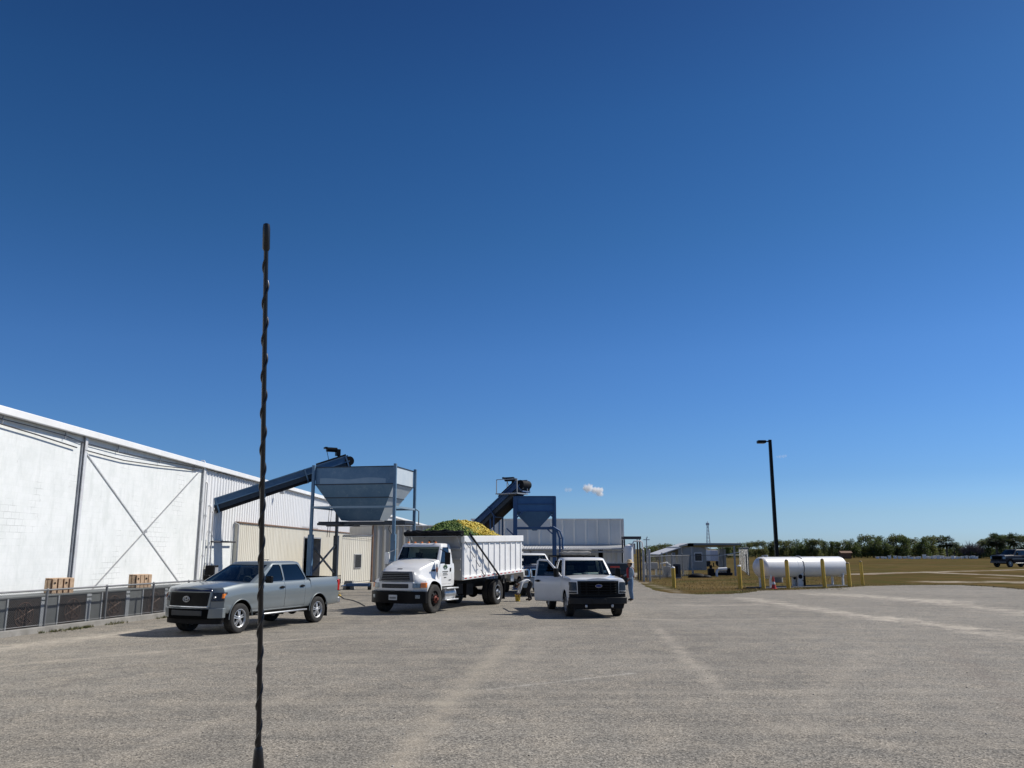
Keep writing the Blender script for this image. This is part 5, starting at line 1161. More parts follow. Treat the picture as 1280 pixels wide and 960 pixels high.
mb = MB(); mb.box((-.75, 0, .35), (.5, .5, .6)); mb.cyl((-.75, 0, .6), (-.75, 0, .95), .12); mb.box((.1, .1, .2), (1.9, .5, .25)); mb.box((.75, 0, .5), (.3, .3, .4)); mb.cyl((-.5, 0, .8), (-.5, 0, 1.15), .05); mb.build('engine', 'black', t, .03, 40)
q = G(846.5, 723); t = thing('meter_cabinet', 'dark grey upright electrical cabinet behind the leftmost bollard', 'cabinet', q)
mb = MB(); mb.box((0, 0, .6), (.55, .35, 1.05)); mb.build('casing', 'slate', t, .02); mb = MB(); mb.box((0, 0, .05), (.65, .45, .1)); mb.build('plinth', 'concrete', t); mb = MB(); mb.box((-.1, -.185, .65), (.3, .02, .6)); mb.build('door', 'black', t)
q = G(822, 722); t = thing('pump_skid', 'grey equipment skid with pipes inside the wire compound', 'equipment', q)
mb = MB(); mb.box((0, 0, .12), (2.4, .8, .14)); mb.build('deck', 'concrete', t, .01); mb = MB(); mb.box((-.5, 0, .95), (1.0, .6, .5)); mb.box((.75, 0, .55), (.6, .5, .7)); mb.build('casing', 'galv', t, .03); mb = MB()
for x in (-.9, -.1): mb.box((x, 0, .45), (.08, .5, .6))
mb.tube([(.2, 0, .3), (.2, 0, 1.1), (.8, 0, 1.2), (1.2, 0, .9), (1.2, 0, .2)], .06, 8); mb.build('pipework', 'trim_white', t, 0, 50)
# small grey house with lean-to, pale box body behind
q = G(862, 716); sH = 92.0; q = W(860, 700, sH); q.z = 0; t = thing('farm_house', 'grey clapboard house with sloping roof behind the wire compound', 'house', q)
def hx(px): return W(px, 700, sH).x - q.x
M['clap'] = streaky('grey clapboard', (.36, .37, .36), (.24, .24, .23), .5)
za, zr = 1.75, 2.86
mb = MB(); x0, x1, x2 = hx(848), hx(866), hx(883); mb.loft([[(x, y, z) for x, z in ((x0, 0), (x2, 0), (x2, 2.35), (x1, zr - .08), (x0, 2.5))] for y in (0, 7)])
mb.build('wall', 'clap', t, 0, 0)
mb = MB()
for k in range(13): mb.box2((x0 + .02, -.03, .2 + k * .18), (x2 - .02, .02, .215 + k * .18))
mb.build('clapboards', 'galv', t)
mb = MB(); mb.loft([[(x, y, z) for x, z in ((hx(824), 1.62), (x1, zr - .02), (x2 + .3, 2.3), (x2 + .3, 2.38), (x1, zr + .08), (hx(824), 1.72))] for y in (-.4, 7.3)]); mb.build('roof', 'roofmat', t, 0, 0)
for px in (827, 832.5, 840, 842.5):
    mb = MB(); mb.box((hx(px), -.25, .95), (.16, .16, 1.9)); mb.build('porch_post', 'grey_steel', t)
mb = MB(); mb.box2((hx(868), -.04, .9), (hx(878), .02, 1.9)); f = mb.build('window', 'trim_white', t); mb = MB(); mb.box2((hx(868.8), -.05, 1.0), (hx(877.2), -.03, 1.8)); mb.build('pane', 'lampdark', f)
q = W(892, 705, 110); q.z = 0; t = thing('box_body', 'pale lilac white box truck body parked behind the pavilion', 'truck body', q)
x0, x1 = W(880, 700, 110).x - q.x, W(904, 700, 110).x - q.x
M['lilac'] = streaky('pale painted panels', (.60, .60, .66), (.45, .44, .46), .5)
mb = MB(); mb.box2((x0, 0, .7), (x1, 3, 2.1)); mb.build('box', 'lilac', t, .03); mb = MB(); mb.box2((x0 + .3, -.03, .8), (x0 + .9, .01, 2.0)); mb.build('door', 'trim_white', t, .01)
for x in (x0 + .5, x1 - .5): mb = MB(); mb.lathe([(.2, -.12), (.42, -.12), (.45, 0), (.42, .12), (.2, .12)], (x, .3, .45), (0, 1, 0), 16); mb.build('wheel', 'rubber', t)
# wire fence of the compound
def wire_fence(name, label, pts, zt, post_px, mid=True, pitch=.15, r=.0032):
    o = pts[0]; t = thing(name, label, 'fence', o)
    for a, b in zip(pts, pts[1:]):
        L_ = (b - a).length; ang = math.atan2(b.y - a.y, b.x - a.x); mb = MB(); chain(mb, L_, .05, zt, pitch, r); m_ = mb.build('mesh', 'galv_wire', t, 0, 0); m_.location = a - o; m_.rotation_euler.z = ang
        mb = MB(); mb.tube([a - o + Vector((0, 0, zt)), b - o + Vector((0, 0, zt))], .03, 6); mb.build('rail', 'galv_wire', t)
        n = max(1, round(L_ / 3.0))
        for k in range(n + 1):
            if k == 0 and a is not pts[0]: continue
            c = a.lerp(b, k / n) - o; mb = MB(); mb.cyl(c, c + Vector((0, 0, zt + .1)), .045, n=8); mb.ball(c + Vector((0, 0, zt + .1)), .055, 8, 6); mb.build('post', 'galv_wire', t)
    return t
wire_fence('compound_fence', 'tall wire mesh compound fence with gate post right of the man', [G(809, 726), G(866, 719.5), G(934, 718.5)], 1.75, None)
a = G(807, 727); t = thing('gate_post', 'pair of thick dark gate posts at left end of compound fence', 'post', a)
for x in (-.12, .32): mb = MB(); mb.cyl((x, 0, 0), (x, 0, 2.2), .085, n=10); mb.ball((x, 0, 2.2), .095, 10, 6); mb.build('post', 'grey_steel', t)
mb = MB(); mb.bar((-.12, 0, 1.2), (.32, 0, 1.2), .05, .05); mb.build('hinge_bar', 'grey_steel', t)
wire_fence('compound_fence', 'end run of wire compound fence receding right of the pavilion', [G(936.5, 720), G(931, 715), G(925, 712)], 2.3, None, pitch=.5)
for i, (px, y0, y1, s, r) in enumerate(((808.6, 672, 690, 120, .06),)):
    q = W(px, y1, s); q.z = 0; zt_ = W(px, y0, s).z; t = thing('utility_pole', 'thin distant utility pole above the bushes left of pavilion', 'pole', q)
    mb = MB(); mb.cyl((0, 0, 0), (0, 0, zt_), .10, .06, 8); mb.build('shaft', 'grey_steel', t); mb = MB(); mb.box((0, 0, zt_ - .3), (.9, .08, .1)); mb.box((.1, 0, zt_ + .05), (.1, .1, .2)); mb.build('crossarm', 'grey_steel', t)
q = W(886, 690, 230); q.z = 0; zt_ = W(886, 652.5, 230).z; t = thing('lattice_tower', 'slim pale lattice tower rising above the far trees', 'tower', q)
mb = MB(); cs = [(-1, -1), (1, -1), (1, 1), (-1, 1)]
def lw(k): return lerp(.62, .16, k)
for x, y in cs: mb.bar((x * lw(0), y * lw(0), 0), (x * lw(1), y * lw(1), zt_ - .8), .09, .09)
for k in range(9):
    z0, z1 = (zt_ - .8) * k / 9, (zt_ - .8) * (k + 1) / 9
    for (x, y), (x2, y2) in zip(cs, cs[1:] + cs[:1]): mb.bar((x * lw(k / 9), y * lw(k / 9), z0), (x2 * lw((k + 1) / 9), y2 * lw((k + 1) / 9), z1), .05, .05)
mb.build('lattice', 'pale_steel', t); mb = MB(); mb.box((0, 0, zt_ - .5), (.8, .8, .7)); mb.cyl((0, 0, zt_ - .2), (0, 0, zt_ + .3), .08); mb.build('beacon_head', 'pale_steel', t, .05)
# ------------------------------------------------------------------ lamp post
q = W(971.5, 700, 58); q.z = 0; zt_ = W(964.5, 548, 58).z
t = thing('street_lamp', 'tall black lamp post with flat box head behind the white tank', 'street lamp', q)
mb = MB(); mb.loft([[(x * a, y * a, z) for x, y in ((-1, -1), (1, -1), (1, 1), (-1, 1))] for a, z in ((.125, .5), (.10, zt_ + .12))]); mb.build('pole', 'gloss_black', t, .015)
mb = MB(); mb.cyl((0, 0, 0), (0, 0, .5), .3, n=20); mb.build('footing', 'concrete', t, .02)
mb = MB(); mb.bar((-.1, 0, zt_), (-.36, 0, zt_), .09, .08); mb.build('arm', 'gloss_black', t)
mb = MB(); mb.box((-.62, 0, zt_ - .03), (.58, .45, .20)); hd_ = mb.build('lamp_head', 'gloss_black', t, .03); mb = MB(); mb.box((-.62, 0, zt_ - .135), (.46, .34, .02)); mb.build('lens', 'lamp', hd_)
# ------------------------------------------------------------------ propane tank, bollards, cone
GL, GR = G(957, 734.8), G(1047.5, 731.8); td = (GR - GL); tl = td.length; tang = math.atan2(td.y, td.x)
M['tank_white'] = mat('white tank enamel', (.80, .80, .79), .4, 0, .05, .8, 0, .3, (.55, .50, .43), .35)
t = thing('propane_tank', 'large white horizontal propane tank lying behind the yellow bollards', 'tank', GL, tang)
r = .62; zc_ = 1.20; xa, xb = -.22, tl + .12
mb = MB(); prof = [(r * math.sin(R(a)), xa - .42 * math.cos(R(a))) for a in range(4, 91, 8)] + [(r, xb)] + [(r * math.sin(R(a)), xb + .05 + .30 * math.cos(R(a))) for a in range(88, 3, -8)]
mb.lathe(prof, (0, 0, zc_), (1, 0, 0), 40); mb.build('shell', 'tank_white', t, 0, 40)
mb = MB(); mb.lathe([(r * .82, xb + .1), (r * .82, xb + .34), (r * .74, xb + .44), (r * .3, xb + .5), (.02, xb + .51)], (0, 0, zc_ - .10), (1, 0, 0), 32); mb.build('end_dome', 'tank_white', t, 0, 40)
mb = MB()
for x in (tl * .36, tl * .68): mb.lathe([(r + .002, x - .015), (r + .007, x), (r + .002, x + .015)], (0, 0, zc_), (1, 0, 0), 40)
mb.build('weld_seam', 'tank_white', t)
for x in (.0, tl):
    mb = MB()
    for y in (-.4, .4): mb.bar((x, y, 0), (x, y, zc_ - .42), .12, .1)
    mb.box((x, 0, zc_ - .55), (.12, .95, .2)); mb.build('saddle_leg', 'tank_white', t, .01)
mb = MB(); mb.cyl((.2, 0, zc_ + r - .02), (.2, 0, zc_ + r + .12), .11); mb.cyl((-.1, 0, zc_ + r - .02), (-.1, 0, zc_ + r + .09), .06); mb.cyl((tl * .45, 0, zc_ + r - .02), (tl * .45, 0, zc_ + r + .07), .09); mb.cyl((tl * .48, 0, zc_ + r - .02), (tl * .48, 0, zc_ + r + .05), .05); mb.build('valve_cap', 'grey_steel', t, 0, 40)
mb = MB(); xq = tl * .43; pts = [(xq + .04 * math.sin(a * 3), -(r + .02) * math.sin(a), zc_ + (r + .02) * math.cos(a)) for a in [R(k) for k in range(0, 121, 10)]] + [(xq - .05, -.62, .72), (xq - .1, -.7, .45)]; mb.tube(pts, .016, 8); mb.build('hose', 'black', t, 0, 60)
mb = MB(); mb.box((tl * .45, 0, .02), (tl * 1.15, 1.6, .04)); mb.build('base_slab', 'dark_room', t, .02)
for i, (px, py, h, nm) in enumerate(((993, 733.5, .72, 'slimmer grey dispenser meter under the white tank, left of the pair'), (1000.5, 733.8, .85, 'wider grey dispenser meter under the white tank, right of the pair'))):
    q = G(px, py); t = thing('gas_meter', nm, 'meter', q, 0, 'dispenser meters under the tank'); w = .22 + .12 * i
    q.z = 0; mb = MB(); mb.box((0, 0, h * .5), (w, .26, h)); mb.build('housing', 'galv_light', t, .03)
    mb = MB(); mb.lathe([(w * .38, 0), (w * .38, .03), (w * .3, .04)], (0, -.13, h * .74), (0, -1, 0), 18); mb.build('dial', 'black', t); mb = MB(); mb.tube([(w * .3, -.15, h * .5), (w * .8, -.2, h * .3), (w * .4, -.2, .1)], .025, 6); mb.box((w * .75, 0, h * .45), (.12, .2, h * .7)); mb.build('hose', 'black', t, 0, 50)
q = G(967.3, 736.3); t = thing('traffic_cone', 'red orange traffic cone with white band beneath the white tank', 'traffic cone', q)
M['cone'] = mat('faded orange red plastic', (.48, .045, .03), .5, 0, .15, 6)
mb = MB(); mb.lathe([(.15, .03), (.09, .32), (.045, .70), (.04, .71)], (0, 0, 0), (0, 0, 1), 18); mb.build('cone', 'cone', t, 0, 50); mb = MB(); mb.box((0, 0, .017), (.38, .38, .034)); mb.build('base', 'cone', t, .01); mb = MB(); mb.lathe([(.103, .27), (.106, .27), (.076, .43), (.073, .43)], (0, 0, 0), (0, 0, 1), 18); mb.build('band', 'plate', t, 0, 50)
M['yellow'] = mat('yellow bollard paint', (.62, .41, .06), .55, 0, .12, 3, 0, .1, (.22, .13, .05), .55)
M['bolt_top'] = mat('rust worn top', (.30, .22, .12), .8, 0, .3, 6)
bl = ((842.5, 735, 709, -1.0, 'alone on the grass, farthest left'), (925.5, 735.8, 707, -1.2, 'with a whitish top left of the white tank'), (954.5, 736, 698.8, -2.6, 'in front of the left end of the white tank'), (985.8, 735.8, 700, -2.2, 'in front of the tank left of the grey meters'), (1031, 734.6, 699, -3.0, 'in front of the right half of the white tank'), (1062.5, 733.6, 703.6, -3.0, 'just right of the white tank end'), (1078.5, 731.2, 701.6, -2.4, 'farthest right of the row'))
for i, (px, py, ty, lean, nm) in enumerate(bl):
    q = G(px, py); h = GX(px, ty, q.y).z; t = thing('bollard', 'yellow steel bollard ' + nm, 'bollard', q, 0, 'yellow bollards along the grass edge')
    t.rotation_euler = (0, R(lean * .55), 0); r = .115 if i < 6 else .10
    mb = MB(); mb.lathe([(r, -.02), (r, h - .05)], (0, 0, 0), (0, 0, 1), 18); mb.build('post', 'yellow', t, 0, 50)
    mb = MB(); mb.lathe([(r + .001, h - .05), (r * .92, h), (r * .6, h + .03), (.01, h + .04)], (0, 0, 0), (0, 0, 1), 18); mb.build('cap', ['bolt_top', 'trim_white'][i in (0, 1)], t, 0, 50)
# ------------------------------------------------------------------ trees
def leafmat(name, a, b, c):
    m, t, bs, o = nodes(name); g = N(t, 'ShaderNodeNewGeometry'); n = noise(t, coord(t), 1.1, 3)
    k = ramp(t, g.outputs['Random Per Island'], [(0., a), (.55, b), (1., c)]); k = mix(t, ramp(t, n, [(.4, 0.), (.65, .6)]), k, [x * .55 for x in b])
    t.links.new(k, bs.inputs['Base Color']); bs.inputs['Roughness'].default_value = .6
    tl_ = N(t, 'ShaderNodeBsdfTranslucent'); t.links.new(k, tl_.inputs[0]); ms = N(t, 'ShaderNodeMixShader'); ms.inputs[0].default_value = .5
    t.links.new(bs.outputs[0], ms.inputs[1]); t.links.new(tl_.outputs[0], ms.inputs[2]); t.links.new(ms.outputs[0], o.inputs[0]); return m
M['leaf_a'] = leafmat('dark green leaves', (.06, .088, .024), (.098, .135, .036), (.15, .18, .06)); M['leaf_b'] = leafmat('olive leaves', (.085, .105, .028), (.14, .158, .047), (.21, .21, .08)); M['leaf_c'] = leafmat('palm leaves', (.020, .034, .012), (.034, .052, .018), (.06, .075, .03))
M['twig'] = mat('bare purple grey twigs', (.13, .105, .105), .9, 0, .3, 5); M['bark'] = mat('grey brown bark', (.12, .10, .08), .9, 0, .3, 5, .3)
def crown(mb, rnd, blobs, n, ls):
    for k in range(n):
        c, rr = rnd.choices(blobs, [b[1] ** 2 for b in blobs])[0]
        d = Vector((rnd.gauss(0, 1), rnd.gauss(0, 1), rnd.gauss(0, 1))).normalized() * rr * rnd.random() ** .35; d.z *= .85; p0 = Vector(c) + d
        u = Vector((rnd.gauss(0, 1), rnd.gauss(0, 1), rnd.gauss(0, .6))).normalized(); v_ = u.cross(Vector((rnd.gauss(0, 1), rnd.gauss(0, 1), rnd.gauss(0, 1)))).normalized(); l = ls * rnd.uniform(.5, 1.25)
        mb.face([mb.v(p0 - u * l), mb.v(p0 + v_ * l * .45), mb.v(p0 + u * l), mb.v(p0 - v_ * l * .45)])
def tree_proto(seed, leaf, wide, n=2600):    # about 6 m tall
    rnd = random.Random(seed); blobs = []; limbs = []; top = Vector((rnd.uniform(-.2, .2), 0, 2.6))
    for k in range(16):
        a = rnd.uniform(0, 6.3); rr = wide * rnd.uniform(.25, 1.0) ; z = rnd.uniform(1.3, 5.2) ; rr *= (1.05 - .12 * abs(z - 2.8)); c = Vector((rr * math.cos(a), rr * math.sin(a), z)); blobs.append((c, rnd.uniform(.75, 1.35))); limbs.append(c)
    blobs.append((Vector((rnd.uniform(-.5, .5), 0, 5.2)), .8))
    for k in range(6): a = k * 1.05; blobs.append((Vector((wide * .75 * math.cos(a), wide * .75 * math.sin(a), .9)), .85))
    t = thing('broad_tree', 'x', 'tree'); mb = MB(); mb.tube([(0, 0, -.1), (.05, 0, 1.2), top], [.2, .15, .1], 8)
    for c in limbs[:9]: mb.tube([(0, 0, 1.1), c * .5 + Vector((0, 0, 1.0)), c], [.10, .06, .025], 5)
    mb.build('trunk', 'bark', t); mb = MB(); crown(mb, rnd, blobs, n, .22); mb.build('crown', leaf, t, 0, 0, norm=False); return t
def palm_proto(seed, h):
    rnd = random.Random(seed); t = thing('cabbage_palm', 'x', 'palm'); mb = MB(); mb.tube([(0, 0, -.1), (.06, 0, h * .5), (0, 0, h)], [.2, .17, .17], 8); mb.build('trunk', 'bark', t); mb = MB()
    for k in range(110):
        a, el = rnd.uniform(0, 6.3), math.asin(rnd.uniform(-.85, 1)); d = Vector((math.cos(a) * math.cos(el), math.sin(a) * math.cos(el), math.sin(el))); tip = Vector((0, 0, h)) + d * rnd.uniform(.5, 1.35)
        x, y = frame_of(d)
        for j in range(9):
            b_ = R(-70 + j * 17.5); e = d * math.cos(b_) + x * math.sin(b_) + Vector((0, 0, -.25)) + y * rnd.uniform(-.2, .2); l = rnd.uniform(.7, 1.0)
            s_ = x * math.cos(b_) * .06 - d * math.sin(b_) * .06
            mb.face([mb.v(tip), mb.v(tip + e * l * .5 + s_), mb.v(tip + e * l), mb.v(tip + e * l * .5 - s_)])
        mb.face([mb.v(Vector((0, 0, h)) + x * .02), mb.v(tip), mb.v(Vector((0, 0, h)) - x * .02)])
    mb.build('crown', 'leaf_c', t, 0, 0, norm=False); return t
def shrub_proto(seed):
    rnd = random.Random(seed); t = thing('bare_shrub', 'x', 'shrub'); mb = MB()
    for k in range(60):
        a = rnd.uniform(0, 6.3); l = rnd.uniform(1.4, 3.4); tip = Vector((math.cos(a) * rnd.uniform(.3, 1.6), math.sin(a) * rnd.uniform(.3, 1.6), l)); m_ = tip * .5 + Vector((rnd.gauss(0, .15), rnd.gauss(0, .15), .2)); mb.tube([(rnd.gauss(0, .2), rnd.gauss(0, .2), 0), m_, tip], [.06, .045, .02], 4, False)
        for j in range(3): e = m_.lerp(tip, rnd.random()); mb.tube([e, e + Vector((rnd.gauss(0, .4), rnd.gauss(0, .4), rnd.uniform(.2, .7)))], [.03, .012], 3, False)
    mb.build('branches', 'twig', t, 0, 0, norm=False); mb = MB(); crown(mb, rnd, [(Vector((rnd.uniform(-1.2, 1.2), rnd.uniform(-1, 1), rnd.uniform(.4, 1.3))), .6) for k in range(6)], 420, .16); mb.build('crown', 'leaf_b', t, 0, 0, norm=False); return t
protos = [tree_proto(1, 'leaf_a', 2.0), tree_proto(2, 'leaf_b', 2.3), tree_proto(3, 'leaf_a', 2.4), tree_proto(4, 'leaf_b', 1.8), tree_proto(5, 'leaf_a', 2.1)]
used = set(); rnd = random.Random(21); cnt = 0
def plant(pr, px, ty, s, label, group, by=None, sx=1.0):
    q = W(px, 690, s); q.z = 0; h = max(1.5, W(px, ty, s).z)
    o = pr if pr.name not in used else copy_tree(pr); used.add(pr.name); o.location = q
    nat = {'broad_tree': 6.0, 'cabbage_palm': 5.4, 'bare_shrub': 3.4}[pr.name.split('.')[0]]; k = h / nat; o.scale = (k * sx, k * sx, k); o.rotation_euler.z = rnd.uniform(0, 6.28); o['label'] = label; o['group'] = group; return o
# (column, crown top row) along the far tree line
line = [(935, 678), (944, 677), (953, 676), (962, 676.5), (971, 675), (980, 675), (989, 674), (998, 673), (1006, 672), (1014, 672.5), (1022, 674), (1031, 675), (1040, 676), (1049, 676.5), (1058, 674), (1067, 672), (1076, 671), (1084, 668.5), (1092, 667), (1100, 669), (1108, 674), (1116, 670), (1125, 668), (1133, 670), (1141, 672.5), (1149, 676), (1156, 671), (1164, 668.5), (1172, 670), (1193, 677), (1201, 682)]
line2 = [(1229, 675), (1237, 671), (1252, 668), (1261, 669), (1277, 669), (1290, 667), (1302, 670)]
G1 = 'trees in the far line across the field'
for i, (px, ty) in enumerate(line):
    plant(protos[rnd.randrange(5)], px, ty, rnd.uniform(212, 228), '%s broad leafy tree from the left in the far line ending at bare shrubs' % ORD[i], G1, sx=rnd.uniform(.85, 1.05))
G2 = 'trees behind the distant pickup'
for i, (px, ty) in enumerate(line2):
    plant(protos[rnd.randrange(5)], px, ty, rnd.uniform(205, 222), '%s broad leafy tree from the left in the clump behind the distant dark pickup' % ORD[i], G2, sx=rnd.uniform(.9, 1.1))
PP = palm_proto(6, 3.5)
for px, ty, lb in ((1184, 668, 'dark round crowned cabbage palm at the right end of tree line before the gap'), (1246, 665, 'dark round crowned cabbage palm rising left above the distant pickup'), (1268, 664, 'cabbage palm with spiky fronds standing out behind the distant pickup roof')): plant(PP, px, ty, 204, lb, 'cabbage palms in the far line', sx=1.25 if px != 1268 else .9)
SH = shrub_proto(8)
for i, px in enumerate((1207, 1212, 1218, 1223)): plant(SH, px, (682, 679, 677, 681)[i], 206, '%s bare purplish shrub from the left in the gap between tree clumps' % ORD[i], 'bare shrubs in the gap', sx=1.2)
G3 = 'bushy trees behind the compound'
for i, (px, ty, s) in enumerate(((805, 690, 150), (812, 684, 148), (820, 682, 150), (829, 680, 152), (838, 679.5, 155), (847, 681, 158), (856, 681, 200), (874, 681.5, 205), (900, 683, 205), (910, 682, 208), (918, 680, 210), (926, 678, 212))):
    plant(protos[rnd.randrange(5)], px, ty, s, '%s bushy tree from the left behind the wire compound and grey house' % ORD[i], G3, sx=1.05)
# far wood closing the gaps below the crowns
mb = MB(); rnd = random.Random(31); bl_ = []
for k in range(150): q = W(rnd.uniform(800, 1330), 690, rnd.uniform(228, 245)); bl_.append((Vector((q.x, q.y, rnd.uniform(.6, 2.4))), rnd.uniform(1.0, 1.9)))
crown(mb, rnd, bl_, 9000, .4); tag(mb.build('undergrowth', 'leaf_a', None, 0, 0, norm=False), 'dark tangled undergrowth filling in behind the far tree line', 'undergrowth', kind='stuff')
# white boxes in front of the trees
xs_ = [1097, 1103, 1107, 1112, 1119, 1124, 1126.5, 1131, 1136, 1140, 1145, 1149, 1155.5, 1158, 1162, 1166, 1168.5, 1173, 1178, 1181.5, 1186, 1191, 1195, 1198, 1203, 1208, 1213, 1217, 1220.5]
for i, px in enumerate(xs_):
    q = W(px, 698.2, 196 + rnd.uniform(-4, 4)); q.z = 0; w_, h_ = rnd.uniform(.3, .75), rnd.uniform(.25, .62)
    if 1140 < px < 1180: h_ *= 1.35
    mb = MB(); mb.box((0, 0, .1 + h_ / 2), (w_, .6, h_)); mb.box((0, 0, .12 + h_), (w_ + .08, .7, .06)); mb.box((0, 0, .05), (w_ * .9, .5, .1)); o = mb.build('bee_box', 'trim_white', None, .01); o.location = q; o.rotation_euler.z = rnd.uniform(-.3, .3)
    tag(o, '%s small white box from the left in the row before the far trees' % ORD[i], 'box', 'white boxes in a row before the trees')
q = W(1057, 698, 198); q.z = 0; t = thing('field_shed', 'small low brown shed at the foot of far tree line', 'shed', q)
mb = MB(); mb.box((0, 0, .7), (2.2, 1.6, 1.4)); mb.build('wall', 'wood_dark', t); mb = MB(); mb.loft([[(x, y, z) for y, z in ((-1, 1.35), (1, 1.35), (0, 1.8))] for x in (-1.4, 1.4)]); mb.build('roof', 'rust', t)
# ------------------------------------------------------------------ clouds
def cloud(label, c, blobs, dens, thr=.28):
    xs, ys, zs = [[b_[i] for b_ in blobs] for i in range(3)]; m_ = max(b_[3] for b_ in blobs) * 1.5
    mb = MB(); mb.ball(((min(xs) + max(xs)) / 2, 0, (min(zs) + max(zs)) / 2), ((max(xs) - min(xs)) / 2 + m_, m_ * 1.3, (max(zs) - min(zs)) / 2 + m_), 20, 12)
    m = bpy.data.materials.new('cloud vapour'); m.use_nodes = True; t = m.node_tree; t.nodes.clear(); ou = N(t, 'ShaderNodeOutputMaterial'); pv = N(t, 'ShaderNodeVolumePrincipled'); pv.inputs['Color'].default_value = (1, 1, 1, 1); pv.inputs['Anisotropy'].default_value = .3
    v = coord(t); n = noise(t, v, .16, 6, .62); f = None
    for x, y, z, r in blobs:
        ds = N(t, 'ShaderNodeVectorMath', operation='DISTANCE'); t.links.new(v, ds.inputs[0]); ds.inputs[1].default_value = (x, y, z); k = math_(t, 'MULTIPLY_ADD', ds.outputs['Value'], -1 / (r * 1.35), 1.0); f = k if f is None else math_(t, 'MAXIMUM', f, k)
    f = math_(t, 'ADD', math_(t, 'MULTIPLY', f, 1.1), math_(t, 'MULTIPLY_ADD', n, 1.5, -.75 - thr)); d = math_(t, 'MULTIPLY', math_(t, 'MULTIPLY', f, 2.0, clamp=True), dens)
    t.links.new(d, pv.inputs['Density']); t.links.new(pv.outputs[0], ou.inputs['Volume'])
    o = mb.build('cloud', m, None, 0, 60); o.location = c; return tag(o, label, 'cloud')
S.cycles.volume_step_rate = .6; S.cycles.volume_max_steps = 128
c = W(742, 613, 2000)
cloud('small bright white puffy cloud above the grey building', c, [(-18, 0, 6, 9), (-9, 0, 6, 10), (-14, 2, 2, 8), (3, 0, 1, 9), (11, 0, -1, 10), (15, 1, -7, 9), (10, 0, -8, 6), (18, 0, 1, 7)], .22)
cloud('faint tiny cloud wisp left of the small bright cloud', W(710, 612, 2000), [(-4, 0, 0, 6), (4, 0, -1, 6)], .05)
cloud('faint flat cloud wisp right of the lamp post top', W(977, 570.5, 2000), [(-10, 0, -1, 4), (-4, 0, 0, 5), (4, 0, 0, 5), (10, 0, 1, 4)], .03)
# ------------------------------------------------------------------ radio antenna right before the camera
a, e = W(323.0, 942, 1.12), W(333.2, 279, 1.12 )
M['ant'] = mat('black antenna rubber', (.004, .004, .006), .34, 0, .2, 30, spec=.55)
t = thing('whip_antenna', 'black spiral wrapped vehicle whip antenna standing close before the camera', 'antenna', a); v = e - a; L_ = v.length; dx, dy = frame_of(v); vn = v.normalized()
mb = MB(); mb.tube([vn * lerp(-.005, L_ * .965, k / 12) for k in range(13)], [lerp(.0036, .0031, k / 12) for k in range(13)], 14); mb.build('mast', 'ant', t, 0, 60)
mb = MB(); n = 460; turns = 14.5; pts = []
for k in range(n + 1):
    u = lerp(.01, .93, k / n); th_ = 2 * math.pi * turns * (u ** 1.0); pts.append(vn * (L_ * u) + (dx * math.cos(th_) + dy * math.sin(th_)) * .0034)
mb.tube(pts, .00165, 8); mb.build('spiral_wire', 'ant', t, 0, 60)
mb = MB(); mb.tube([vn * (L_ * u) for u in (.948, .952, .99, .998, 1.0)], [.0036, .0050, .0050, .0042, .0015], 18); mb.build('tip_cap', 'ant', t, 0, 50)
mb = MB(); mb.tube([vn * u for u in (.010, .006, -.01, -.03, -.05, -.056, -.075, -.08)], [.0042, .0058, .0072, .0088, .0098, .014, .015, .013], 20); mb.build('base', 'ant', t, 0, 50)
